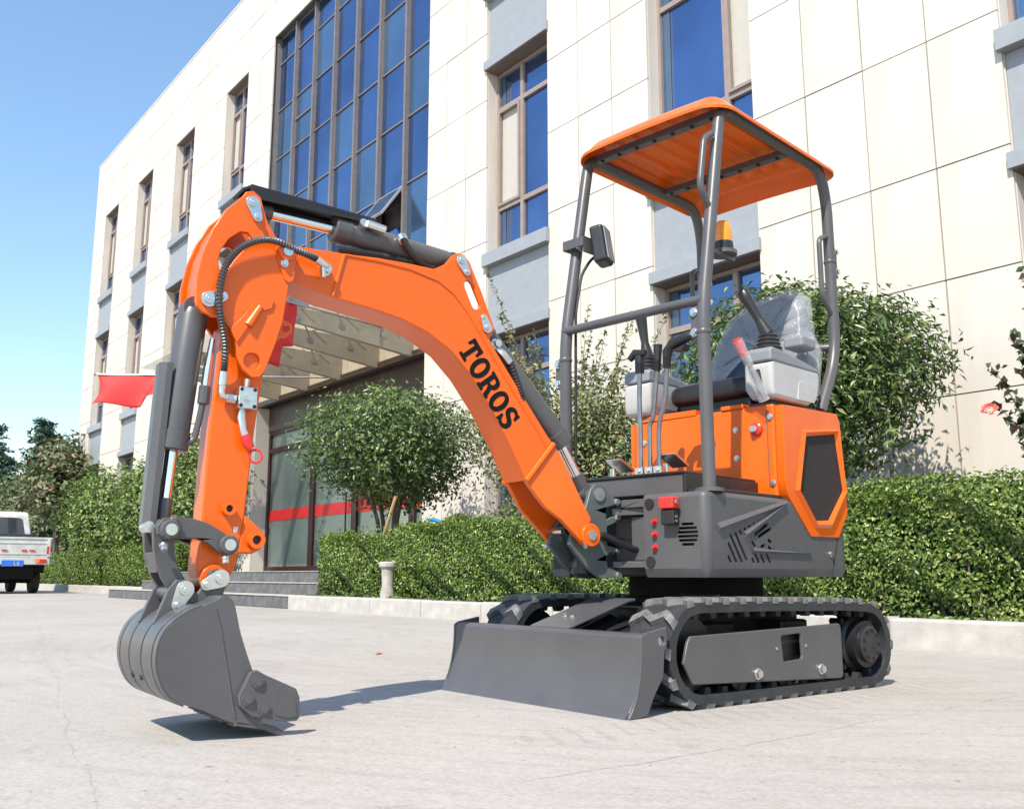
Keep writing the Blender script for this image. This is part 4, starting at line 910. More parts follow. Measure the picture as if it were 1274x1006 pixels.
# side panel with angled slots
slots = []
def slot(p0, p1, w):
    d = Vector((p1[0] - p0[0], p1[1] - p0[1])).normalized(); n = Vector((-d.y, d.x)) * w * 0.5
    slots.append([(p0[0] + n.x, p0[1] + n.y), (p0[0] - n.x, p0[1] - n.y), (p1[0] - n.x, p1[1] - n.y), (p1[0] + n.x, p1[1] + n.y)])
SL = [((-0.355, 0.475), (-0.336, 0.448)), ((-0.351, 0.519), (-0.301, 0.449)), ((-0.337, 0.547), (-0.265, 0.449)), ((-0.305, 0.554), (-0.235, 0.457)), ((-0.276, 0.564), (-0.263, 0.547)), ((-0.245, 0.573), (-0.227, 0.55)), ((-0.215, 0.582), (-0.195, 0.559)), ((-0.183, 0.591), (-0.166, 0.572)), ((-0.152, 0.6), (-0.135, 0.585)), ((-0.202, 0.47), (-0.187, 0.449)), ((-0.184, 0.488), (-0.155, 0.45)), ((-0.144, 0.483), (-0.119, 0.45)), ((-0.106, 0.489), (-0.078, 0.45)), ((-0.18, 0.549), (-0.085, 0.591)), ((-0.156, 0.542), (-0.063, 0.576)), ((-0.198, 0.526), (-0.174, 0.506)), ((-0.14, 0.507), (-0.11, 0.516)), ((-0.089, 0.512), (-0.066, 0.498)), ((-0.089, 0.536), (-0.062, 0.524))]
for a, b in SL: slot(a, b, 0.0125)
spn = G(); spn.prism([(-0.447, 0.432), (0.49, 0.432), (0.49, 0.60), (0.40, 0.60), (0.30, 0.672), (-0.447, 0.672)], 0.352, 0.36, 'x', slots); obj('side_panel', spn, 'cover', cvo, smooth=0)
# raised creases pressed into the side panel
cr = G()
def ridge(p0, p1, w0, w1, h):
    d = Vector((p1[0] - p0[0], p1[1] - p0[1])).normalized(); n = Vector((-d.y, d.x))
    A = [(0.360, p0[0] + n.x * w0, p0[1] + n.y * w0), (0.360 + h, p0[0], p0[1]), (0.360, p0[0] - n.x * w0, p0[1] - n.y * w0)]; B = [(0.360, p1[0] + n.x * w1, p1[1] + n.y * w1), (0.360 + h, p1[0], p1[1]), (0.360, p1[0] - n.x * w1, p1[1] - n.y * w1)]
    cr.loft(A, B, False); cr.add(A, [(0, 1, 2)]); cr.add(B, [(0, 1, 2)])
ridge((-0.412, 0.566), (0.05, 0.674), 0.016, 0.010, 0.012); ridge((-0.245, 0.548), (0.03, 0.665), 0.012, 0.008, 0.011); ridge((-0.2, 0.494), (0.217, 0.491), 0.010, 0.001, 0.009); ridge((-0.244, 0.546), (-0.198, 0.493), 0.010, 0.010, 0.010)
cr.v = [(x_, max(y_, -0.425), z_) for x_, y_, z_ in cr.v]
obj('pressed_rib', cr, 'cover', cvo, smooth=0)
sm2 = G(); sm2.prism([(0.383, 0.404), (0.387, 0.404), (0.452, 0.556), (0.448, 0.556)], 0.3602, 0.3618, 'x'); obj('panel_seam', sm2, 'black', cvo, smooth=0)
bo_ = G(); bo_.bolt((0.36, 0.385, 0.49), (1, 0, 0), 0.010, 0.008); bo_.bolt((0.20, -0.405, 0.692), (0, 0, 1), 0.012, 0.022); obj('bolt', bo_, 'zinc', cvo)
# top of the cover
tpn = G(); tpn.prism([(0.100, -0.462), (0.32, -0.462), (0.347, -0.43), (0.347, 0.10), (-0.347, 0.10), (-0.347, -0.43), (-0.32, -0.462), (-0.25, -0.462), (-0.25, -0.32), (0.100, -0.32)], 0.676, 0.6895, 'z'); obj('top_panel', tpn, 'cover', cvo, smooth=0)
lf = G(); lf.prism([(-0.33, 0.405), (-0.25, 0.405), (-0.25, 0.672), (-0.33, 0.672)], -0.475, -0.467, 'y'); obj('front_panel', lf, 'cover', cvo, smooth=0)
# black plugs, red fittings, isolator switch
pl = G()
for z in (0.655, 0.435): pl.cyl((0.127, -0.475, z if z > 0.5 else 0.455), (0.127, -0.480, z if z > 0.5 else 0.455), 0.0185, 20)
obj('rubber_plug', pl, 'blackplast', cvo)
for z in (0.592, 0.548, 0.503):
    q = G(); q.bolt((0.147, -0.475, z), (0, -1, 0), 0.0085, 0.008); q.cyl((0.147, -0.475, z), (0.147, -0.492, z), 0.0045, 10); q.cyl((0.143, -0.489, z), (0.158, -0.489, z + 0.004), 0.0045, 8); obj('grease_fitting', q, 'red', cvo)
sw_ = G(); sw_.box((0.195, -0.520, 0.632), (0.255, -0.476, 0.672)); swo = hp('isolator_switch', sw_, 'red', bevel=0.005)
q = G(); q.box((0.198, -0.512, 0.578), (0.252, -0.476, 0.631)); obj('switch_body', q, 'blackplast', swo, bevel=0.005)
q = G(); q.cyl((0.258, -0.505, 0.655), (0.266, -0.505, 0.655), 0.008, 10); q.cyl((0.253, -0.50, 0.605), (0.258, -0.50, 0.605), 0.005, 10); q.cyl((0.253, -0.50, 0.59), (0.258, -0.50, 0.59), 0.005, 10); obj('bolt', q, 'zinc', swo)
# recessed steel front: swing post ears
fr2 = G(); fr2.box((-0.25, -0.32, 0.41), (0.10, -0.30, 0.68)); [fr2.prism([(0.10, -0.30), (0.10, -0.455), (0.0, -0.475), (-0.045, -0.52), (-0.06, -0.59), (-0.10, -0.62), (-0.14, -0.60), (-0.19, -0.50), (-0.19, -0.30)], z0, z1, 'z') for z0, z1 in ((0.62, 0.645), (0.435, 0.458))]; fr2.box((0.025, -0.45, 0.46), (0.098, -0.32, 0.615))
fr2.box((0.0, -0.475, 0.645), (0.098, -0.32, 0.675)); fo = hp('swing_bracket_frame', fr2, 'grey', bevel=0.004)
sp_ = G(); sp_.cyl((-0.10, -0.57, 0.415), (-0.10, -0.57, 0.675), 0.045, 20); hp('swing_pin', sp_, 'black')
hs = G()
for i in range(5): hs.tube([(-0.02 + 0.022 * i, -0.30, 0.52 + 0.012 * (i % 3)), (-0.03 + 0.02 * i, -0.45, 0.53 - 0.01 * i), (-0.08 + 0.02 * i, -0.58, 0.55)], 0.011, 8, 0.05)
hp('hydraulic_hose', hs, 'blackplast')
# foot deck with raised front box and rubber mat
dk = G(); dk.box((-0.30, -0.43, 0.6905), (0.235, 0.05, 0.758)); dko = hp('foot_deck', dk, 'grey', bevel=0.004)
dk = G(); dk.box((-0.305, -0.437, 0.758), (0.24, 0.05, 0.768)); dk.box((0.2355, -0.43, 0.692), (0.25, 0.05, 0.757)); dk.box((0.2505, -0.42, 0.6905), (0.345, 0.05, 0.703)); obj('rubber_mat', dk, 'blackplast', dko, bevel=0.003)
# engine housing (orange)
eh = G(); eh.prism([(-0.335, 0.05), (0.33, 0.05), (0.33, 0.53), (-0.335, 0.53)], 0.69, 1.045, 'z')
eh.v = [(x, y, z + (0.012 if z > 1 and x > 0 else 0)) for x, y, z in eh.v]
eho = hp('engine_housing', eh, 'orange', bevel=0.012, segs=3)
spo = [(0.056, 1.046), (0.13, 1.05), (0.50, 1.062), (0.522, 1.03), (0.548, 0.75), (0.541, 0.652), (0.458, 0.557), (0.228, 0.555), (0.068, 0.703), (0.052, 0.76)]
mh = [(0.228, 0.942), (0.468, 0.975), (0.513, 0.747), (0.374, 0.622), (0.270, 0.616), (0.158, 0.727)]
fr3 = G(); fr3.prism(spo, 0.331, 0.3655, 'x', [mh])
inn = [(0.19, 0.965), (0.495, 1.0), (0.532, 0.745), (0.385, 0.592), (0.258, 0.588), (0.118, 0.725)]
spf = obj('side_frame', fr3, 'orange', eho, bevel=0.004)
cr2 = G()   # raised chamfer border round the mesh opening
A = [(0.366, y, z) for y, z in inn]; B = [(0.378, y * 0.55 + a * 0.45, z * 0.55 + b * 0.45) for (y, z), (a, b) in zip(inn, mh)]; C_ = [(0.3635, y, z) for y, z in mh]
cr2.loft(A, B); cr2.loft(B, C_); obj('grille_surround', cr2, 'orange', eho, smooth=0)
ms_ = G(); ms_.prism(mh, 0.3608, 0.3638, 'x'); obj('mesh_grille', ms_, 'mesh', eho, smooth=0)
fr3 = G(); fr3.prism(spo, -0.358, -0.336, 'x'); obj('side_frame', fr3, 'orange', eho, bevel=0.004)
tr_ = G(); tr_.prism([(-0.30, 1.046), (-0.26, 1.072), (-0.02, 1.072), (-0.02, 1.046)], 0.048, 0.12, 'y'); tr_.box((0.10, 0.044, 1.05), (0.20, 0.10, 1.068)); obj('seat_base_lip', tr_, 'orange', eho, bevel=0.004)
sb = G()
for (x_, z_) in ((0.163, 0.968), (0.163, 0.857), (0.315, 1.005), (0.315, 0.752), (-0.28, 0.96), (-0.29, 0.80)): sb.bolt((x_, 0.05, z_), (0, -1, 0), 0.009, 0.008)
obj('screw', sb, 'zinc', eho)
sb = G(); sb.lathe([(0.026, 0), (0.026, 0.01), (0.02, 0.014)], (0.255, 0.05, 0.962), (0, -1, 0), 18); obj('button_ring', sb, 'red', eho); sb = G(); sb.lathe([(0.015, 0.0), (0.015, 0.022), (0.012, 0.026)], (0.25, 0.05, 0.962), (0, -1, 0), 16); obj('button', sb, 'zinc', eho)
ln = G(); ln.box((0.2995, 0.0445, 0.74), (0.3025, 0.046, 1.03)); obj('panel_seam', ln, 'joint', eho, smooth=0)
# black plinth under seat and consoles
pk = G(); pk.prism([(-0.22, 0.10), (0.25, 0.10), (0.31, 0.07), (0.335, 0.40), (0.25, 0.52), (-0.30, 0.52), (-0.30, 0.12)], 1.047, 1.075, 'z'); pk.box((-0.16, 0.14, 1.075), (0.18, 0.48, 1.115)); hp('seat_plinth', pk, 'blackplast', bevel=0.006)
# seat cushion
def rbox(x0, x1, y0, y1, z0, z1, e=0.06, n=8):
    g = G(); cx, cy_, cz_ = (x0 + x1) / 2, (y0 + y1) / 2, (z0 + z1) / 2; N = 28; vs = []
    for i in range(n * 2 + 1):
        a = -math.pi / 2 + math.pi * i / (n * 2); ca = math.copysign(abs(math.cos(a)) ** 0.35, math.cos(a)); sa = math.copysign(abs(math.sin(a)) ** 0.55, math.sin(a))
        for k in range(N):
            b = 2 * math.pi * k / N; cb = math.copysign(abs(math.cos(b)) ** 0.4, math.cos(b)); sb_ = math.copysign(abs(math.sin(b)) ** 0.4, math.sin(b))
            vs.append((cx + (x1 - x0) / 2 * ca * cb, cy_ + (y1 - y0) / 2 * ca * sb_, cz_ + (z1 - z0) / 2 * sa))
    fs = [(i * N + k, i * N + (k + 1) % N, (i + 1) * N + (k + 1) % N, (i + 1) * N + k) for i in range(n * 2) for k in range(N)]
    return g.add(vs, fs)
seat = hp('seat', rbox(-0.215, 0.235, 0.095, 0.50, 1.105, 1.205), 'vinyl', smooth=80)
sbk = G(); N = 36
prof_s = []
out = [(-0.21, 1.20), (-0.195, 1.36), (-0.155, 1.48), (-0.09, 1.565), (0.02, 1.61), (0.14, 1.632), (0.215, 1.605), (0.245, 1.53), (0.25, 1.43), (0.285, 1.36), (0.29, 1.22)]
def yback(z): return 0.475 + (z - 1.2) * 0.16
A = [(x, yback(z) - 0.0, z) for x, z in out]; B = [(x * 0.93 + 0.003, yback(z) - 0.045, 1.2 + (z - 1.2) * 0.95) for x, z in out]; C_ = [(x * 0.93, yback(z) + 0.05, 1.2 + (z - 1.2) * 0.95) for x, z in out]
sbk.loft(B, A); sbk.loft(A, C_); sbk.add(B, [tuple(range(len(B)))]); sbk.add(C_, [tuple(range(len(C_)))])
sbo = obj('backrest', sbk, mat('blue_black_vinyl', (0.035, 0.045, 0.07), 0.4, var=0.3, scale=60), seat, bevel=0.012, segs=3)
fm = G(); rs = np.random.RandomState(4)
outd = [(p.x, p.y) for p in dense([(-0.23, 1.15, 0), (-0.222, 1.25, 0)] + [(x * 1.05 - 0.002, 1.2 + (z - 1.2) * 1.025, 0) for x, z in out[1:]] + [(0.305, 1.14, 0)], 60)]
cx_, cz_ = 0.035, 1.40; rows = []
for (ks, dy) in ((0.0, -0.062), (0.35, -0.063), (0.7, -0.060), (0.92, -0.050), (1.0, -0.02), (1.0, 0.03), (0.93, 0.062), (0.5, 0.066), (0.0, 0.066)):
    rows.append([(cx_ + (x - cx_) * ks + 0.004 * rs.normal(), yback(cz_ + (z - cz_) * ks) + dy + 0.005 * rs.normal() * (1 if 0 < ks else 0), cz_ + (z - cz_) * ks + 0.003 * rs.normal()) for x, z in outd])
for a_, b_ in zip(rows[:-1], rows[1:]): fm.loft(a_, b_, False)
obj('plastic_wrap', fm, 'film', seat, smooth=60)
# consoles
def console(s):
    # left console plan: nose at front, side profile in (y,z)
    x0, x1 = (0.225, 0.350) if s > 0 else (-0.365, -0.225)
    lo = [(0.015, 1.115), (0.03, 1.075), (0.30, 1.072), (0.36, 1.10), (0.40, 1.17), (0.40, 1.215), (0.02, 1.215)]
    g = G(); g.prism(lo, x0, x1, 'x'); g.v = [(x + (0.02 if (x == x0) == (s > 0) and z < 1.1 else 0) * s, y, z) for x, y, z in g.v]
    c = hp('control_console', g, 'console', bevel=0.018, segs=3)
    t = G(); t.prism([(0.018, 1.216), (0.398, 1.216), (0.40, 1.236), (0.20, 1.262), (0.04, 1.274), (0.02, 1.262)], x0 + 0.004, x1 - 0.002, 'x'); obj('console_top', t, 'consoletop', c, bevel=0.010)
    if s > 0:
        r = G(); r.prism([(0.20, 1.085), (0.215, 1.155), (0.235, 1.165), (0.375, 1.165), (0.362, 1.12), (0.335, 1.088)], x1, x1 + 0.004, 'x'); obj('console_inset', r, 'console', c, bevel=0.003)
        r = G(); r.prism([(x1 - 0.055, 1.09), (x1 - 0.035, 1.085), (x1 - 0.05, 1.185), (x1 - 0.07, 1.185)], 0.002, 0.016, 'y'); obj('lever_slot', r, 'black', c)
    # joystick
    jx, jy = (0.285, 0.115) if s > 0 else (-0.30, 0.11)
    bz = 1.262
    b = G(); pr = []
    for k in range(5): r_ = 0.054 - 0.005 * k; pr += [(r_, 0.017 * k), (r_ + 0.004, 0.017 * k + 0.006), (r_ - 0.001, 0.017 * k + 0.013)]
    pr += [(0.022, 0.09)]; b.lathe(pr, (jx, jy, bz), n=24); jo = obj('joystick_boot', b, 'blackplast', c, smooth=60)
    j = G(); jt = (jx - 0.015 - (0.06 if s > 0 else 0.0), jy - (0.055 if s > 0 else 0.02), bz + 0.265)
    a0 = Vector((jx, jy, bz + 0.085)); d = Vector(jt) - a0
    j.tube([a0, a0 + d * 0.28, a0 + d * 0.36, a0 + d * 0.8, a0 + d * 0.97, a0 + d], [0.030, 0.020, 0.017, 0.023, 0.026, 0.018], 16); obj('joystick', j, 'blackplast', c, smooth=60)
console(1); console(-1)
rl = G(); rl.tube([(0.315, 0.012, 1.065), (0.30, -0.06, 1.19), (0.288, -0.105, 1.262)], [0.010, 0.010, 0.010], 8); lo_ = hp('safety_lever', rl, 'steel')
rl = G(); rl.tube([(0.294, -0.085, 1.222), (0.286, -0.112, 1.272), (0.284, -0.118, 1.285)], [0.015, 0.019, 0.016], 12); obj('lever_grip', rl, 'red', lo_)
rl = G(); rl.tube([(0.317, 0.008, 1.062), (0.302, -0.06, 1.185), (0.286, -0.115, 1.28)], [0.022, 0.017, 0.022], 10); obj('plastic_sleeve', rl, 'film', lo_)
ws = G(); ws.box((0.245, 0.30, 1.32), (0.335, 0.42, 1.372)); hp('armrest', ws, 'consoletop', bevel=0.014)
# operating levers and pedals
for (x0, x1, grip) in ((-0.078, -0.072, 0), (-0.034, 0.012, 1), (0.008, 0.056, 2)):
    l = G(); l.tube([(x0, -0.25, 0.77), (x0 + 0.004, -0.25, 0.98), (x0 + (0.0 if grip == 0 else 0.02 if grip == 1 else 0.038), -0.25, 1.06 if grip != 1 else 1.0), (x1, -0.25, 1.19), (x1 + 0.003, -0.25, 1.235)], 0.0095, 10, 0.04); lo_ = hp('control_lever', l, 'steel')
    q = G(); q.box((x0 - 0.018, -0.263, 0.768), (x0 + 0.018, -0.237, 0.815)); q.bolt((x0, -0.263, 0.80), (0, -1, 0), 0.006, 0.006); obj('lever_bracket', q, 'zinc', lo_, bevel=0.003)
    q = G()
    if grip == 0: q.tube([(x1, -0.25, 1.185), (x1, -0.25, 1.255)], 0.018, 12); q.tube([(x1 - 0.045, -0.255, 1.245), (x1 - 0.02, -0.25, 1.268), (x1 + 0.03, -0.25, 1.262)], [0.012, 0.018, 0.014], 10)
    elif grip == 1: q.tube([(x1, -0.25, 1.18), (x1 + 0.006, -0.25, 1.285)], [0.012, 0.018], 12)
    else: q.tube([(x1, -0.25, 1.185), (x1 + 0.005, -0.25, 1.25), (x1 + 0.03, -0.25, 1.275), (x1 + 0.11, -0.25, 1.295), (x1 + 0.125, -0.25, 1.292)], [0.014, 0.019, 0.021, 0.019, 0.012], 12, 0.03); q.prism([(x1 + 0.04, 1.245), (x1 + 0.10, 1.262), (x1 + 0.085, 1.24)], -0.27, -0.23, 'y')
    obj('lever_grip', q, 'blackplast', lo_, smooth=60)
for px_ in (-0.225, 0.035):
    p = G(); p.tube([(px_ - 0.03, -0.2, 0.765), (px_ - 0.03, -0.2, 0.83)], 0.012, 10)
    p.prism([(-0.235, 0.858), (-0.225, 0.864), (-0.14, 0.826), (-0.145, 0.816)], px_ - 0.04, px_ + 0.035, 'x')
    for k in range(4): p.bolt((px_ - 0.025 + 0.016 * k, -0.21 + 0.012 * k, 0.855 - 0.006 * k), (0, 0.4, 0.9), 0.006, 0.008)
    hp('pedal', p, 'zinc', bevel=0.002)

# ---- canopy
U = 0.325; TZ = 2.165
for s in (1, -1):
    t = G(); t.tube([(s * U, -0.40, 0.695), (s * U, -0.40, 1.33), (s * U, -0.265, 2.02), (s * U, -0.235, TZ), (s * U, -0.05, TZ)], 0.0235, 18, 0.10); po = hp('canopy_post', t, 'grey', smooth=50)
    q = G(); q.lathe([(0.05, 0), (0.05, 0.012), (0.03, 0.016)], (s * U, -0.40, 0.69), n=24); obj('post_flange', q, 'grey', po)
    q = G(); q.lathe([(0.0245, 0), (0.0265, 0.004), (0.0265, 0.012), (0.0245, 0.016)], (s * U, -0.40, 1.245), n=20); obj('joint_collar', q, 'grey', po)
    q = G(); q.box((s * U - 0.05, -0.405, 1.235 if s > 0 else 1.14), (s * U - 0.018, -0.385, 1.35 if s > 0 else 1.26)); obj('hinge_plate', q, 'grey', po, bevel=0.003)
    q = G()
    for z in ((1.255, 1.33) if s > 0 else (1.16, 1.24)): q.bolt((s * U - 0.034, -0.405, z), (0, -1, 0), 0.012, 0.010)
    obj('bolt', q, 'zinc', po)
    t = G(); t.tube([(s * U, -0.05, TZ), (s * U, 0.56, TZ), (s * U, 0.605, 2.02), (s * U, 0.605, 1.33), (s * U, 0.44, 1.07)], 0.0235, 18, 0.12); pr_ = hp('canopy_post', t, 'grey', smooth=50)
    q = G(); q.lathe([(0.0245, 0), (0.0265, 0.004), (0.0265, 0.012), (0.0245, 0.016)], (s * U, 0.605, 1.74), n=20); obj('joint_collar', q, 'grey', pr_)
    q = G(); q.box((s * U - 0.01, 0.628, 1.69), (s * U + 0.01, 0.655, 1.82)); obj('hinge_plate', q, 'grey', pr_, bevel=0.003)
    q = G()
    for z in (1.71, 1.80): q.bolt((s * U + 0.01, 0.642, z), (1, 0, 0), 0.011, 0.010)
    obj('bolt', q, 'zinc', pr_)
    t = G(); t.tube([(s * U, 0.585, 1.86), (s * U, 0.515, 1.835), (s * U, 0.515, 1.58), (s * U, 0.60, 1.50)], 0.011, 12, 0.03); hp('grab_handle', t, 'grey', smooth=50)
t = G(); t.tube([(U, -0.300, 2.035), (U, -0.352, 2.0), (U, -0.392, 1.80), (U, -0.335, 1.735)], 0.0125, 12, 0.035); hp('grab_handle', t, 'grey', smooth=50)
t = G(); t.tube([(-U, -0.40, 1.372), (U, -0.40, 1.372)], 0.0175, 16); hp('hand_rail', t, 'grey', smooth=50)
t = G(); t.tube([(U, 0.605, 1.37), (U - 0.05, 0.58, 1.37), (0.18, 0.56, 1.36)], 0.016, 12); hp('seat_stay', t, 'grey', smooth=50)
t = G()
for v in (-0.20, 0.30): t.box((-U + 0.02, v - 0.018, TZ - 0.018), (U - 0.02, v + 0.018, TZ + 0.012))
cb = hp('canopy_crossbar', t, 'grey', bevel=0.003)
q = G()
for v in (-0.20, 0.30):
    for k in range(7): q.bolt((-0.27 + 0.09 * k, v - 0.010, TZ - 0.018), (0, 0, -1), 0.007, 0.006)
obj('bolt', q, 'black', cb)
# roof sheet
rf_ = G(); NX, NY = 64, 44; HU, V0, V1 = 0.372, -0.315, 0.665; CV, HV = (V0 + V1) / 2, (V1 - V0) / 2
def roofpt(a, b, dz):
    cr_ = 0.11; x = a * HU; y = b * HV
    ex, ey = abs(x) - (HU - cr_), abs(y) - (HV - cr_)
    if ex > 0 and ey > 0:
        m = max(ex, ey); l = math.hypot(ex, ey); k = m / l; x = math.copysign(HU - cr_ + ex * k, x); y = math.copysign(HV - cr_ + ey * k, y)
    # signed distance inside the rounded rectangle
    ex, ey = abs(x) - (HU - cr_), abs(y) - (HV - cr_)
    d = cr_ - (math.hypot(max(ex, 0), max(ey, 0)) + min(max(ex, ey), 0))
    t = min(1, max(0, d / 0.075)); z = 2.138 + 0.064 * (t * t * (3 - 2 * t)) + 0.012 * (1 - (x / HU) ** 2)
    inside = min(1, max(0, (d - 0.085) / 0.03))
    w = (x / 0.088) % 1.0; rib = min(1, max(0, (abs(w - 0.5) - 0.16) / 0.06)); z += 0.016 * (rib - 0.5) * inside * (1 if y < 0.33 else 0)
    if y >= 0.33 and inside > 0.5: z += 0.012 * (1 if (abs((x / 0.11) % 1 - 0.5) < 0.33 and 0.13 < (y - 0.33) < 0.20) else 0)
    if y + CV > V1 - 0.24 and x > HU * 2: pass
    return (x + 0.008, y + CV, z + dz)
T_ = [[roofpt(-1 + 2 * i / NX, -1 + 2 * j / NY, 0.012) for j in range(NY + 1)] for i in range(NX + 1)]
B_ = [[roofpt(-1 + 2 * i / NX, -1 + 2 * j / NY, 0.0) for j in range(NY + 1)] for i in range(NX + 1)]
for S_ in (T_, B_): rf_.add([p for r in S_ for p in r], [(i * (NY + 1) + j, (i + 1) * (NY + 1) + j, (i + 1) * (NY + 1) + j + 1, i * (NY + 1) + j + 1) for i in range(NX) for j in range(NY)])
ring = lambda S_: [S_[i][0] for i in range(NX)] + [S_[NX][j] for j in range(NY)] + [S_[i][NY] for i in range(NX, 0, -1)] + [S_[0][j] for j in range(NY, 0, -1)]
rf_.loft(ring(T_), ring(B_)); hp('canopy_roof', rf_, 'orange', smooth=40)
# beacon on its bracket
q = G(); q.box((U - 0.03, -0.33, 1.575), (U - 0.012, -0.15, 1.59)); q.cyl((U - 0.03, -0.2, 1.59), (U - 0.03, -0.2, 1.605), 0.05, 20); bk = hp('beacon_bracket', q, 'grey')
q = G(); q.box((U + 0.02 - 0.05, -0.345, 1.40), (U - 0.012, -0.325, 1.60)); obj('bracket_strip', q, 'grey', bk)
q = G(); q.lathe([(0.036, 0), (0.038, 0.01), (0.036, 0.036)], (U - 0.03, -0.2, 1.604), n=22); obj('beacon_base', q, 'blackplast', bk)
q = G(); q.lathe([(0.033, 0), (0.033, 0.046), (0.029, 0.068), (0.019, 0.082), (0.004, 0.087)], (U - 0.03, -0.2, 1.640), n=26); 
q.v = [(U - 0.03 + (x - U + 0.03) * (1 + 0.03 * math.cos(13 * math.atan2(y + 0.2, x - U + 0.03))), y, z) for x, y, z in q.v]; obj('beacon_lens', q, 'amber', bk, smooth=60)
# work lamp on the other front post
q = G(); q.box((-U - 0.035, -0.372, 1.725), (-U + 0.075, -0.364, 1.765)); q.box((-U - 0.035, -0.364, 1.725), (-U - 0.027, -0.29, 1.765)); q.box((-U + 0.067, -0.364, 1.70), (-U + 0.075, -0.27, 1.765)); wl_ = hp('lamp_bracket', q, 'grey', bevel=0.002)
q = G(); q.box((-0.05, -0.030, -0.080), (0.05, 0.030, 0.080)); lo_ = obj('work_lamp', q, 'blackplast', wl_, loc=(-U + 0.100, -0.285, 1.735), bevel=0.014, segs=3); lo_.rotation_euler = (R(-8), 0, R(112))
q = G(); q.box((-0.043, -0.035, -0.07), (0.043, -0.0305, 0.07)); obj('lamp_lens', q, 'consoletop', wl_, loc=(-U + 0.100, -0.285, 1.735)).rotation_euler = (R(-8), 0, R(112))
q = G(); q.tube([(-U + 0.1, -0.26, 1.72), (-U + 0.06, -0.3, 1.69), (-U + 0.03, -0.33, 1.62), (-U + 0.026, -0.365, 1.45), (-U + 0.027, -0.378, 0.75)], 0.006, 8, 0.03); obj('lamp_cable', q, 'black', wl_)

# ---- front linkage: boom frame turned -3.5 degrees; x across, y back along the boom, z up
BL, BR = (-0.02, -0.56, 0), R(-3.5)
def bp_(name, g, m, **k): return obj(name, g, m, EX, loc=BL, rz=BR, **k)
lowE = [(-0.253, 0.721), (-0.322, 0.842), (-0.399, 0.962), (-0.479, 1.062), (-0.557, 1.133), (-0.648, 1.181), (-0.736, 1.208), (-0.822, 1.222), (-0.904, 1.232), (-0.985, 1.242), (-1.08, 1.262), (-1.165, 1.300)]
tip = [(-1.182, 1.325), (-1.182, 1.352), (-1.165, 1.372)]
groove = [(-0.941, 1.380), (-0.826, 1.383), (-0.712, 1.378), (-0.606, 1.357), (-0.545, 1.322), (-0.49, 1.266), (-0.433, 1.191), (-0.302, 1.013), (-0.205, 0.893), (-0.139, 0.800), (-0.139, 0.800)][:-1]
topE = [(-0.963, 1.384), (-0.936, 1.384), (-0.826, 1.393), (-0.712, 1.396), (-0.622, 1.395), (-0.582, 1.418), (-0.552, 1.455), (-0.530, 1.468), (-0.508, 1.466), (-0.486, 1.446), (-0.434, 1.344), (-0.394, 1.255), (-0.384, 1.230), (-0.392, 1.206), (-0.404, 1.192), (-0.394, 1.172), (-0.302, 1.055), (-0.167, 0.887), (-0.139, 0.856)]
bx = G(); bx.prism(lowE + tip + groove + [(-0.150, 0.845)], -0.056, 0.056, 'x'); boom = bp_('boom', bx, 'orange', bevel=0.006)
slotp = hull2((-0.490, 1.362), 0.016, (-0.459, 1.300), 0.016)
for s in (1, -1):
    pl = G(); pl.prism(lowE + tip + topE, s * 0.052, s * 0.066, 'x', [slotp]); obj('boom_side_plate', pl, 'orange', boom, bevel=0.003)
wd = G()
for s in (1, -1):
    wd.tube([(s * 0.066, y, z) for y, z in groove], 0.0045, 6); wd.tube([(s * 0.066, -0.975, 1.242), (s * 0.066, -0.941, 1.380)], 0.007, 8); wd.tube([(s * 0.068, -0.255, 0.722), (s * 0.068, -0.139, 0.855)], 0.010, 8)
obj('weld_seam', wd, 'orange', boom)
# flared foot ears
for s in (1, -1):
    st_t = [(-0.139, 0.856), (-0.118, 0.825), (-0.095, 0.775), (-0.055, 0.690), (0.000, 0.600)]; st_b = [(-0.253, 0.721), (-0.214, 0.672), (-0.184, 0.634), (-0.130, 0.595), (-0.045, 0.522)]; xo = [0.066, 0.074, 0.084, 0.096, 0.098]
    e = G(); rows = []
    for (a, b, o_) in zip(st_t, st_b, xo): rows.append([(s * o_, *a), (s * o_, *b), (s * (o_ - 0.022), *b), (s * (o_ - 0.022), *a)])
    for i in range(4): e.loft(rows[i], rows[i + 1])
    e.add(rows[0], [(0, 1, 2, 3)]); e.add(rows[-1], [(0, 1, 2, 3)])
    ear = obj('boom_foot', e, 'orange', boom, bevel=0.003, smooth=20)
    q = G(); q.cyl((s * 0.070, -0.010, 0.545), (s * 0.112, -0.010, 0.545), 0.040, 28); obj('foot_boss', q, 'orange', boom, bevel=0.004)
    q = G(); q.cyl((s * 0.10, -0.010, 0.545), (s * 0.117, -0.010, 0.545), 0.018, 20); q.cyl((s * 0.095, -0.035, 0.515), (s * 0.118, -0.043, 0.505), 0.008, 8); obj('pin', q, 'zinc', boom)
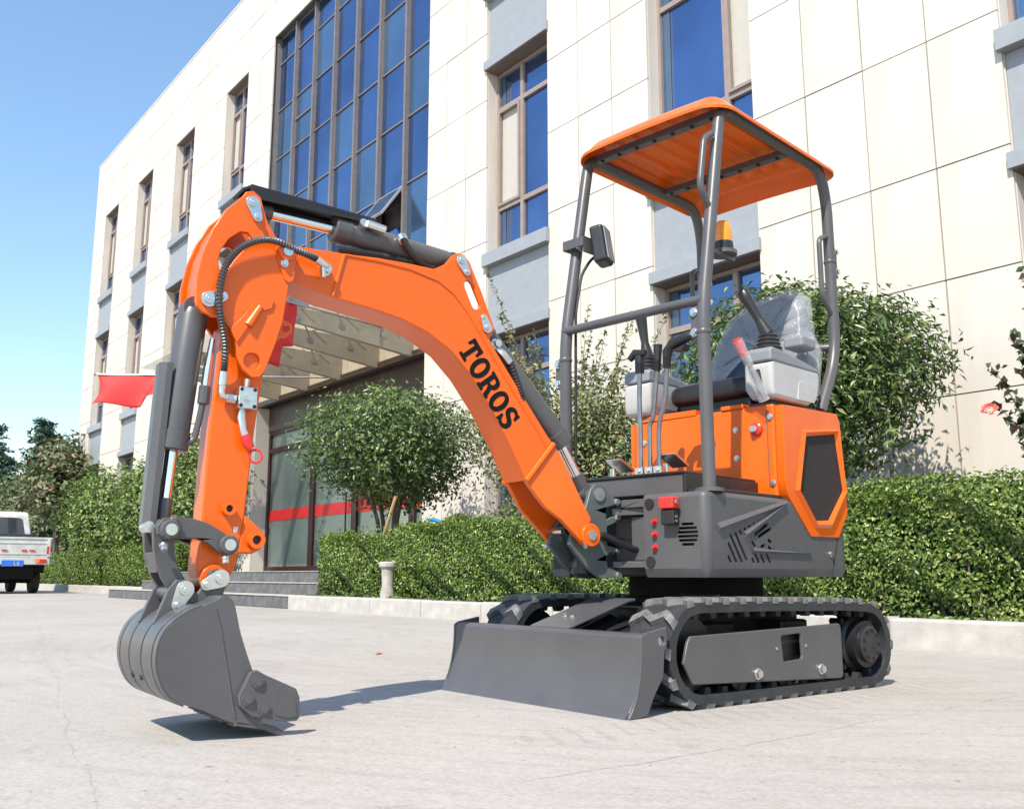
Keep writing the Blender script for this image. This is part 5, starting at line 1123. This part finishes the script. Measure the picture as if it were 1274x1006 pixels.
# lettering: slab letters cut as thin plates standing off the side plate
d_ = Vector((0.59, -0.807)); u_ = Vector((0.807, 0.59)); A0 = Vector((-0.532, 1.137)); LH = 0.085; LW = 0.0605
def glyph(ch):
    if ch == 'T': return [([(0.20, 0), (0.80, 0), (0.80, 0.13), (0.63, 0.15), (0.63, 0.80), (0.78, 0.80), (0.84, 0.60), (0.99, 0.60), (0.97, 1), (0.03, 1), (0.01, 0.60), (0.16, 0.60), (0.22, 0.80), (0.37, 0.80), (0.37, 0.15), (0.20, 0.13)], [])]
    if ch == 'O': return [([(0.5 + 0.5 * math.copysign(abs(math.cos(a)) ** 0.9, math.cos(a)), 0.5 + 0.515 * math.sin(a)) for a in [6.283 * k / 28 for k in range(28)]], [[(0.5 + 0.21 * math.cos(a), 0.5 + 0.33 * math.sin(a)) for a in [6.283 * k / 20 for k in range(20)]]])]
    if ch == 'R': return [([(0.0, 0), (0.48, 0), (0.48, 0.13), (0.38, 0.15), (0.38, 0.42), (0.46, 0.42), (0.58, 0.28), (0.66, 0.06), (0.76, 0), (1.0, 0), (1.02, 0.13), (0.92, 0.15), (0.84, 0.34), (0.76, 0.45), (0.90, 0.54), (0.95, 0.70), (0.90, 0.88), (0.74, 0.98), (0.55, 1), (0.0, 1), (0.0, 0.87), (0.10, 0.85), (0.10, 0.15), (0.0, 0.13)], [[(0.38, 0.56), (0.38, 0.84), (0.55, 0.84), (0.65, 0.78), (0.66, 0.66), (0.60, 0.58), (0.50, 0.56)]])]
    P = [(0.04, 0.0), (0.16, 0.0), (0.20, 0.06), (0.34, 0.0), (0.54, -0.02), (0.78, 0.03), (0.93, 0.16), (0.97, 0.32), (0.90, 0.47), (0.74, 0.56), (0.46, 0.63), (0.34, 0.69), (0.34, 0.78), (0.46, 0.86), (0.62, 0.84), (0.72, 0.76), (0.76, 0.66), (0.90, 0.66), (0.88, 1.0), (0.77, 1.0), (0.74, 0.95), (0.60, 1.01), (0.42, 1.02), (0.22, 0.97), (0.08, 0.85), (0.04, 0.70), (0.10, 0.55), (0.26, 0.46), (0.52, 0.39), (0.66, 0.32), (0.66, 0.22), (0.54, 0.14), (0.38, 0.15), (0.26, 0.23), (0.20, 0.36), (0.06, 0.36)]
    return [(P, [])]
for i, ch in enumerate('TOROS'):
    lt = G()
    for P, H in glyph(ch):
        f = lambda p: tuple(A0 + d_ * (i * 0.0645 + p[0] * LW) + u_ * (p[1] * LH))
        lt.prism([f(p) for p in P], 0.0655, 0.0672, 'x', [[f(p) for p in h] for h in H])
    obj('letter', lt, 'print', boom, smooth=0)
# pins and caps on the boom
def cap(name, par, c1, r1, c2, r2, x, m='zinc'):
    q = G(); q.prism(hull2(c1, r1, c2, r2), x, x + 0.008, 'x'); q.cyl((x + 0.008, *c1), (x + 0.016, *c1), r1 * 0.62, 18); q.cyl((x + 0.016, *c1), (x + 0.018, *c1), r1 * 0.3, 10); q.bolt((x + 0.008, *c2), (1, 0, 0), r2 * 0.55, 0.008); obj(name, q, m, par, bevel=0.0015)
cap('pin_cap', boom, (-0.521, 1.440), 0.020, (-0.500, 1.405), 0.013, 0.067)
cap('pin_cap', boom, (-0.417, 1.226), 0.018, (-0.432, 1.258), 0.012, 0.067)
# hydraulic cylinders
def cyl_part(name, a, b, c, r, rr, par=None):
    a, b, c = Vector((0, *a)), Vector((0, *b)), Vector((0, *c)); d = (b - a).normalized(); q = G()
    q.tube([a, a + d * 0.02, b - d * 0.055, b - d * 0.054, b - d * 0.004, b], [r * 0.85, r, r, r * 1.07, r * 1.07, r * 0.95], 26); q.cyl(a - Vector((0.028, 0, 0)), a + Vector((0.028, 0, 0)), r * 0.85, 20)
    o = bp_(name, q, 'grey'); q = G(); q.cyl(b - d * 0.02, c, rr, 20); obj('piston_rod', q, 'chrome', o)
    d2 = (c - b).normalized(); q = G(); q.cyl(c - d2 * 0.08, c, rr * 1.25, 16); q.cyl(c - Vector((0.026, 0, 0)), c + Vector((0.026, 0, 0)), rr * 1.7, 18); obj('rod_eye', q, 'grey', o)
    return o
ac = cyl_part('arm_cylinder', (-0.525, 1.448), (-0.955, 1.482), (-1.235, 1.487), 0.040, 0.018)
q = G(); q.cyl((0.03, -0.87, 1.495), (0.055, -0.87, 1.503), 0.016, 10); q.tube([(0.052, -0.86, 1.503), (0.058, -0.80, 1.492)], 0.014, 10); q.tube([(0.04, -0.73, 1.49), (0.055, -0.73, 1.47)], 0.016, 10); obj('hose_fitting', q, 'zinc', ac)
q = G(); q.tube([(0.055, -0.735, 1.478), (0.058, -0.70, 1.43), (0.045, -0.66, 1.41), (0.02, -0.60, 1.405)], 0.011, 8, 0.03); q.tube([(0.03, -0.95, 1.405), (0.025, -0.8, 1.415), (0.02, -0.60, 1.41)], 0.014, 8); q.tube([(-0.01, -0.9, 1.41), (-0.01, -0.6, 1.41)], 0.014, 8); obj('hose', q, 'black', ac)
q = G(); q.prism([(-1.262, 1.528), (-1.235, 1.545), (-0.83, 1.528), (-0.81, 1.515), (-0.83, 1.519), (-1.233, 1.536), (-1.256, 1.52)], -0.045, 0.045, 'x'); q.prism([(-1.235, 1.545), (-0.83, 1.528), (-0.83, 1.51), (-1.235, 1.505)], 0.038, 0.045, 'x'); q.prism([(-1.235, 1.545), (-0.83, 1.528), (-0.83, 1.51), (-1.235, 1.505)], -0.045, -0.038, 'x'); bp_('rod_guard', q, 'black', bevel=0.002)
bc_ = cyl_part('boom_cylinder', (-0.385, 1.215), (-0.052, 0.868), (0.055, 0.695), 0.043, 0.018)
q = G(); q.tube([(0.045, -0.36, 1.165), (0.062, -0.35, 1.15), (0.062, -0.32, 1.12)], 0.014, 8, 0.02); q.bolt((0.045, -0.37, 1.18), (1, 0, 0), 0.014, 0.02); obj('hose_fitting', q, 'zinc', bc_)
q = G(); pts = [(0.062, -0.32, 1.125), (0.060, -0.29, 1.06), (0.055, -0.265, 1.0), (0.03, -0.25, 0.95)]
dp = dense(pts, 40); q.tube(dp, [0.014 if i % 2 else 0.011 for i in range(len(dp))], 8); obj('hose', q, 'blackplast', bc_, smooth=0)
# swing bracket, grey green
sw2 = [(-0.007, 0.624), (0.022, 0.705), (0.045, 0.727), (0.075, 0.727), (0.100, 0.708), (0.112, 0.690), (0.157, 0.675), (0.157, 0.660), (0.096, 0.645), (0.094, 0.604), (0.150, 0.622), (0.150, 0.600), (0.097, 0.580), (0.098, 0.513), (0.150, 0.507), (0.150, 0.490), (0.094, 0.477), (0.097, 0.436), (0.150, 0.420), (0.150, 0.400), (0.060, 0.398), (0.0, 0.435), (-0.075, 0.515), (-0.06, 0.56)]
swb = None
for s in (1, -1):
    q = G(); q.prism(sw2, s * 0.050, s * 0.068, 'x')
    if s > 0: swb = bp_('swing_bracket', q, 'greygreen', bevel=0.004)
    else: obj('bracket_plate', q, 'greygreen', swb, bevel=0.004)
q = G(); q.prism([(-0.045, 0.545), (-0.017, 0.581), (0.012, 0.585), (0.19, 0.398), (0.10, 0.398), (-0.03, 0.49)], -0.098, -0.080, 'x'); q.prism([(-0.062, 0.570), (-0.03, 0.578), (0.09, 0.45), (0.148, 0.398), (0.055, 0.398)], -0.02, 0.02, 'x'); q.box((-0.05, 0.10, 0.40), (0.05, 0.155, 0.68)); obj('bracket_web', q, 'black', swb, bevel=0.003)
q = G(); q.cyl((-0.09, -0.010, 0.545), (0.09, -0.010, 0.545), 0.02, 18); q.cyl((-0.085, -0.045, 0.562), (0.0, -0.045, 0.562), 0.014, 14); q.cyl((-0.07, 0.06, 0.69), (0.074, 0.06, 0.69), 0.024, 20); obj('pin', q, 'zinc', swb)
q = G()
for z in (0.668, 0.612, 0.498, 0.41): q.bolt((0.068, 0.142, z), (1, 0, 0), 0.009, 0.010)
obj('bolt', q, 'zinc', swb)

# ---- arm
armU = [(-1.275, 1.482), (-1.262, 1.503), (-1.240, 1.510), (-1.218, 1.495), (-1.207, 1.460), (-1.195, 1.425), (-1.168, 1.385), (-1.130, 1.372), (-1.105, 1.350), (-1.112, 1.305), (-1.135, 1.262), (-1.122, 1.243), (-1.128, 1.19), (-1.135, 1.134), (-1.152, 1.07), (-1.180, 0.985), (-1.195, 0.962), (-1.218, 0.958), (-1.247, 0.978), (-1.266, 1.012), (-1.272, 1.060), (-1.285, 1.095), (-1.305, 1.12), (-1.342, 1.118), (-1.366, 1.125), (-1.385, 1.142), (-1.388, 1.175), (-1.388, 1.225), (-1.375, 1.30), (-1.352, 1.37), (-1.318, 1.435)]
ahole = [(-1.273, 1.378), (-1.250, 1.380), (-1.238, 1.366), (-1.252, 1.340), (-1.283, 1.296), (-1.306, 1.258), (-1.326, 1.256), (-1.332, 1.275), (-1.326, 1.312), (-1.305, 1.350)]
low = [(-1.296, 1.11), (-1.304, 1.00), (-1.318, 0.80), (-1.324, 0.57), (-1.330, 0.42), (-1.318, 0.378), (-1.290, 0.362), (-1.262, 0.368), (-1.240, 0.395), (-1.222, 0.44), (-1.205, 0.575), (-1.190, 0.80), (-1.165, 1.04), (-1.150, 1.17), (-1.22, 1.16)]
q = G(); q.prism(low, -0.045, 0.045, 'x'); q.prism([(-1.375, 1.16), (-1.376, 1.225), (-1.365, 1.30), (-1.342, 1.37), (-1.308, 1.43), (-1.265, 1.49), (-1.245, 1.47), (-1.30, 1.38), (-1.335, 1.29), (-1.345, 1.18)], -0.060, 0.060, 'x'); arm = bp_('arm', q, 'orange', bevel=0.006)
for s in (1, -1):
    q = G(); q.prism(armU, s * 0.070, s * 0.086, 'x', [ahole, circ(-1.220, 1.005, 0.024, 20)]); obj('arm_side_plate', q, 'orange', arm, bevel=0.003)
q = G(); q.cyl((0.044, -1.220, 1.005), (0.074, -1.220, 1.005), 0.026, 20); obj('hole_back', q, 'orange', arm)
q = G(); q.prism([(-1.290, 1.088), (-1.255, 1.13), (-1.225, 1.175), (-1.19, 1.19), (-1.165, 1.19), (-1.172, 1.165), (-1.205, 1.15), (-1.245, 1.09), (-1.268, 1.05)], 0.0865, 0.092, 'x'); obj('pressed_step', q, 'orange', arm, bevel=0.002)
q = G(); q.tube([(0.089, -1.205, 1.165), (0.089, -1.238, 1.105)], [0.010, 0.014], 12); obj('arm_stiffener', q, 'orange', arm)
# boss with bolt at the arm/boom joint
q = G(); q.prism(hull2((-1.136, 1.340), 0.032, (-1.125, 1.27), 0.016), 0.0865, 0.091, 'x'); q.cyl((0.087, -1.136, 1.342), (0.104, -1.136, 1.342), 0.027, 22); obj('joint_boss', q, 'orange', arm, bevel=0.003)
q = G(); q.cyl((0.10, -1.136, 1.342), (0.109, -1.136, 1.342), 0.015, 16); q.bolt((0.091, -1.141, 1.307), (1, 0, 0), 0.009, 0.010); obj('joint_bolt', q, 'zinc', arm)
cap('pin_cap', arm, (-1.243, 1.470), 0.021, (-1.227, 1.430), 0.014, 0.087)
cap('pin_cap', arm, (-1.353, 1.163), 0.022, (-1.315, 1.178), 0.014, 0.087)
# lug at the back of the arm, thumb bracket bosses
q = G()
for s in (1, -1): q.prism([(-1.165, 1.07), (-1.140, 1.185), (-1.118, 1.150), (-1.092, 1.140), (-1.092, 1.115), (-1.108, 1.098), (-1.145, 1.094)], s * 0.038, s * 0.050, 'x', [circ(-1.112, 1.124, 0.012, 12)])
obj('lifting_lug', q, 'orange', arm, bevel=0.002)
q = G(); q.prism([(-1.205, 0.575), (-1.178, 0.555), (-1.150, 0.530), (-1.142, 0.502), (-1.155, 0.480), (-1.18, 0.468), (-1.222, 0.468)], -0.045, 0.045, 'x'); obj('thumb_bracket', q, 'orange', arm, bevel=0.006)
q = G(); q.lathe([(0.024, 0), (0.024, 0.026), (0.013, 0.026), (0.013, 0.012)], (0.045, -1.176, 0.506), (1, 0, 0), 22); q.lathe([(0.019, 0), (0.019, 0.022), (0.010, 0.022), (0.010, 0.008)], (0.045, -1.256, 0.590), (1, 0, 0), 20); obj('boss', q, 'orange', arm)
q = G(); q.cyl((0.05, -1.176, 0.506), (0.058, -1.176, 0.506), 0.0125, 14); q.cyl((0.05, -1.256, 0.590), (0.054, -1.256, 0.590), 0.0098, 14); obj('boss_bore', q, 'black', arm)
q = G(); q.cyl((-0.055, -1.285, 0.398), (0.062, -1.285, 0.398), 0.040, 26); obj('arm_nose', q, 'orange', arm, bevel=0.003)
# hydraulic hose over the arm, valve block and coupling
P = [(0.098, -1.045, 1.338), (0.100, -1.075, 1.345), (0.104, -1.12, 1.352), (0.110, -1.17, 1.362), (0.112, -1.215, 1.358), (0.110, -1.262, 1.335), (0.106, -1.298, 1.298), (0.104, -1.318, 1.255), (0.103, -1.328, 1.20), (0.103, -1.326, 1.14), (0.100, -1.315, 1.09), (0.092, -1.302, 1.04), (0.078, -1.296, 0.99), (0.070, -1.295, 0.965)]
dp = dense(P, 150); q = G(); q.tube(dp, [0.0118 if i % 2 else 0.0076 for i in range(len(dp))], 10); obj('hose', q, mat('spiral_guard', (0.05, 0.05, 0.055), 0.3, spec=0.9), arm, smooth=0)
q = G(); q.tube([(0.098, -1.045, 1.338), (0.09, -1.012, 1.325), (0.07, -1.0, 1.315)], [0.011, 0.012, 0.010], 10); q.bolt((0.066, -1.005, 1.318), (1, 0, 0), 0.014, 0.022); q.tube([(0.09, -1.02, 1.33), (0.085, -1.015, 1.29)], [0.009, 0.008], 8)
q.tube([(0.070, -1.295, 0.968), (0.068, -1.296, 0.93)], 0.0125, 10); q.tube([(0.068, -1.296, 0.932), (0.066, -1.297, 0.90), (0.064, -1.262, 0.895)], 0.0095, 10, 0.012); q.tube([(0.064, -1.282, 0.897), (0.064, -1.256, 0.895)], 0.013, 6); obj('hose_fitting', q, 'zinc', arm)
q = G(); q.box((0.046, -1.253, 0.868), (0.088, -1.200, 0.930)); vb = obj('valve_block', q, 'zinc', arm, bevel=0.003)
q = G()
for (y, z) in ((-1.246, 0.922), (-1.208, 0.923), (-1.247, 0.876), (-1.208, 0.875)): q.cyl((0.085, y, z), (0.0895, y, z), 0.0055, 10)
obj('bolt', q, 'black', arm)
q = G(); q.tube([(0.068, -1.228, 0.93), (0.068, -1.226, 0.955)], [0.007, 0.009], 8); q.tube([(0.068, -1.236, 0.868), (0.068, -1.238, 0.845), (0.07, -1.232, 0.81), (0.072, -1.222, 0.785)], [0.009, 0.012, 0.010, 0.012], 10); q.bolt((0.088, -1.226, 0.90), (1, 0, 0), 0.012, 0.008); obj('coupling', q, 'zinc', arm)
q = G(); q.tube([(0.071, -1.226, 0.795), (0.073, -1.216, 0.770), (0.074, -1.208, 0.757)], [0.014, 0.0155, 0.012], 12); rr_ = [(0.074 + 0.002 * math.cos(a), -1.193 + 0.017 * math.cos(a), 0.738 + 0.019 * math.sin(a)) for a in [6.283 * k / 16 for k in range(17)]]; q.tube(rr_, 0.0035, 6, caps=False); obj('dust_cap', q, 'red', arm)
# ---- bucket cylinder and its guard
bcy = cyl_part('bucket_cylinder', (-1.368, 1.150), (-1.405, 0.745), (-1.418, 0.535), 0.041, 0.017)
q = G(); q.tube([(0.02, -1.315, 1.07), (0.02, -1.325, 0.98)], [0.008, 0.012], 8); q.tube([(0.022, -1.325, 0.985), (0.024, -1.330, 0.93)], 0.013, 8); obj('hose_fitting', q, 'zinc', bcy)
q = G(); q.tube([(0.024, -1.330, 0.93), (0.024, -1.333, 0.88)], 0.016, 10); q.tube([(0.024, -1.333, 0.89), (0.024, -1.340, 0.84), (0.024, -1.352, 0.775), (0.02, -1.375, 0.765)], 0.009, 10, 0.02); obj('steel_pipe', q, 'grey', bcy)
q = G(); A = (-1.452, 0.955); B = (-1.470, 0.545)
for k, (z0, z1, y0, y1) in enumerate(((0.985, 0.545, A[0], B[0]),)):
    sec = [(-0.036, 0.030), (-0.036, 0.012), (-0.018, -0.004), (0.020, -0.004), (0.036, 0.012), (0.036, 0.030), (0.032, 0.030), (0.032, 0.014), (0.018, 0.0), (-0.016, 0.0), (-0.032, 0.014), (-0.032, 0.030)]
    T0 = [(x, y0 + y, z0) for x, y in sec]; T1 = [(x, y1 + y, z1) for x, y in sec]; q.loft(T0, T1); q.add(T0, [tuple(range(12))]); q.add(T1, [tuple(range(12))])
gd = bp_('rod_guard', q, 'grey', bevel=0.002)
q = G(); q.cyl((0.0, -1.462, 0.535), (0.05, -1.462, 0.535), 0.015, 14); obj('guard_bolt', q, 'zinc', gd)
# ---- bucket linkage
la = [(-1.452, 0.535), (-1.438, 0.556), (-1.41, 0.562), (-1.362, 0.559), (-1.319, 0.547), (-1.279, 0.525), (-1.252, 0.505), (-1.240, 0.483), (-1.252, 0.464), (-1.272, 0.461), (-1.292, 0.474), (-1.317, 0.493), (-1.351, 0.505), (-1.389, 0.506), (-1.425, 0.503), (-1.448, 0.515)]
ll = [(-1.454, 0.530), (-1.450, 0.484), (-1.441, 0.443), (-1.424, 0.402), (-1.400, 0.366), (-1.380, 0.345), (-1.358, 0.352), (-1.352, 0.375), (-1.364, 0.402), (-1.380, 0.426), (-1.391, 0.460), (-1.396, 0.493), (-1.393, 0.530), (-1.41, 0.555), (-1.44, 0.555)]
lk = G(); lk.prism(la, -0.088, -0.070, 'x'); bp_('arm_link', lk, 'grey', bevel=0.003); lk = G(); lk.prism(la, 0.070, 0.088, 'x'); lko = bp_('arm_link', lk, 'grey', bevel=0.003)
q = G(); 
for c_ in ((-1.419, 0.527), (-1.262, 0.490)):
    for s in (1, -1): q.lathe([(0.027, 0.066), (0.027, 0.098), (0.023, 0.104), (0.015, 0.104)], (0, *c_), (s, 0, 0), 24)
obj('link_boss', q, 'grey', lko)
q = G()
for c_ in ((-1.419, 0.527), (-1.262, 0.490)): q.cyl((-0.106, *c_), (0.108, *c_), 0.0155, 20)
q.bolt((0.088, -1.432, 0.487), (0.6, 0, -0.8), 0.009, 0.014); q.bolt((0.088, -1.412, 0.552), (0.6, 0, 0.8), 0.007, 0.01); q.bolt((0.088, -1.245, 0.525), (0.3, 0, 0.9), 0.007, 0.012); q.bolt((0.088, -1.268, 0.456), (0.3, 0, -0.9), 0.009, 0.012); obj('link_pin', q, 'zinc', lko)
lk = G(); lk.prism(ll, -0.056, -0.040, 'x'); bp_('bucket_link', lk, 'grey', bevel=0.003); lk = G(); lk.prism(ll, 0.040, 0.056, 'x'); lk.prism([(-1.447, 0.470), (-1.432, 0.415), (-1.422, 0.42), (-1.435, 0.47)], -0.04, 0.04, 'x'); bl_ = bp_('bucket_link', lk, 'grey', bevel=0.003)
q = G(); q.cyl((-0.062, -1.378, 0.366), (0.062, -1.378, 0.366), 0.028, 24); obj('link_boss', q, 'grey', bl_)
# ---- bucket
sidep = [(-1.322, 0.346), (-1.308, 0.355), (-1.290, 0.354), (-1.276, 0.340), (-1.266, 0.305), (-1.253, 0.257), (-1.219, 0.169), (-1.185, 0.105), (-1.178, 0.075), (-1.195, 0.038), (-1.243, 0.036), (-1.300, 0.058), (-1.350, 0.082), (-1.400, 0.100), (-1.435, 0.130), (-1.456, 0.178), (-1.460, 0.220), (-1.452, 0.258), (-1.428, 0.294), (-1.385, 0.322), (-1.350, 0.334)]
sh_ = [(-1.278, 0.336), (-1.300, 0.348), (-1.322, 0.344), (-1.350, 0.334), (-1.385, 0.322), (-1.428, 0.294), (-1.452, 0.258), (-1.460, 0.220), (-1.456, 0.178), (-1.435, 0.130), (-1.400, 0.100), (-1.350, 0.082), (-1.300, 0.058), (-1.243, 0.034), (-1.165, 0.020)]
def thick(P, t):
    out = []
    for i, p in enumerate(P):
        a = Vector(P[max(0, i - 1)]); b = Vector(P[min(len(P) - 1, i + 1)]); d = (b - a).normalized(); n = Vector((-d.y, d.x)); out.append((p[0] + n.x * t, p[1] + n.y * t))
    return out
shell = [tuple(v) for v in dense([(p[0], p[1], 0) for p in sh_], 56)]; shell = [(p[0], p[1]) for p in shell]
bu = G(); inn_ = thick(shell, 0.008)
bu.prism(shell + inn_[::-1], -0.19, 0.19, 'x'); bucket = bp_('bucket', bu, 'grey', bevel=0.0)
for s in (1, -1):
    q = G(); q.prism([tuple(p)[:2] for p in dense([(a, b, 0) for a, b in sidep + [sidep[0]]], 63)][:-1], s * 0.19, s * 0.201, 'x'); obj('bucket_side', q, 'grey', bucket, bevel=0.003)
wear = thick(shell, -0.005); i0, i1 = 13, 42
for x0, x1 in ((-0.201, -0.172), (-0.160, -0.068), (-0.056, 0.056), (0.068, 0.160), (0.172, 0.201)):
    q = G(); q.prism(wear[i0:i1] + shell[i0:i1][::-1], x0, x1, 'x'); obj('wear_strip', q, 'grey', bucket, bevel=0.0015)
q = G(); q.tube([(0.2012, -1.323, 0.325), (0.2012, -1.307, 0.27), (0.2012, -1.283, 0.16), (0.2012, -1.260, 0.055)], 0.0032, 6); obj('weld_seam', q, 'grey', bucket)
q = G()
for (y, z) in ((-1.452, 0.20), (-1.452, 0.205)):
    pass
for x_ in (-0.06, 0.03): q.cyl((x_, -1.430, 0.158), (x_, -1.4548, 0.149), 0.007, 10)
obj('drain_hole', q, 'black', bucket)
for s in (1, -1):
    q = G(); q.prism([(-1.445, 0.285), (-1.412, 0.372), (-1.392, 0.398), (-1.366, 0.398), (-1.348, 0.376), (-1.335, 0.362), (-1.318, 0.385), (-1.305, 0.420), (-1.285, 0.428), (-1.264, 0.415), (-1.258, 0.392), (-1.268, 0.345), (-1.30, 0.330), (-1.38, 0.31)], s * 0.064, s * 0.080, 'x'); obj('bucket_ear', q, 'grey', bucket, bevel=0.003)
q = G(); q.cyl((-0.19, -1.297, 0.338), (0.19, -1.297, 0.338), 0.020, 20); obj('top_tube', q, 'grey', bucket)
cap('pin_cap', bucket, (-1.370, 0.372), 0.024, (-1.388, 0.333), 0.015, 0.081)
cap('pin_cap', bucket, (-1.277, 0.401), 0.024, (-1.315, 0.385), 0.015, 0.081)
ctp = [(-1.214, 0.171), (-1.186, 0.155), (-1.105, 0.118), (-1.094, 0.094), (-1.092, 0.044), (-1.100, 0.036), (-1.128, 0.036), (-1.175, 0.046), (-1.226, 0.058), (-1.256, 0.085), (-1.259, 0.108), (-1.232, 0.165)]
q = G(); q.prism(ctp, 0.2015, 0.219, 'x'); sc_ = obj('side_cutter', q, 'grey', bucket, bevel=0.004)
q = G(); q.prism([(-1.150, 0.112), (-1.108, 0.090), (-1.102, 0.048), (-1.130, 0.046), (-1.160, 0.056)], 0.219, 0.2215, 'x'); q.v = q.v
for (y, z) in ((-1.211, 0.142), (-1.235, 0.100), (-1.192, 0.074)): q.lathe([(0.017, 0), (0.017, 0.006), (0.011, 0.006), (0.011, 0.010)], (0.2185, y, z), (1, 0, 0), 18)
obj('cutter_bolt', q, 'grey', bucket)
q = G(); q.prism(ctp, -0.219, -0.2015, 'x'); obj('side_cutter', q, 'grey', bucket, bevel=0.004)
q = G(); q.prism([(-1.262, 0.036), (-1.150, 0.012), (-1.128, 0.010), (-1.150, 0.024), (-1.255, 0.046)], -0.201, 0.201, 'x'); obj('cutting_lip', q, 'grey', bucket, bevel=0.002)
q = G()
for x_ in (-0.15, -0.05, 0.05, 0.15): q.prism([(-1.250, 0.028), (-1.185, 0.012), (-1.180, 0.020), (-1.248, 0.040)], x_ - 0.03, x_ + 0.03, 'x')
obj('wear_pad', q, 'black', bucket)
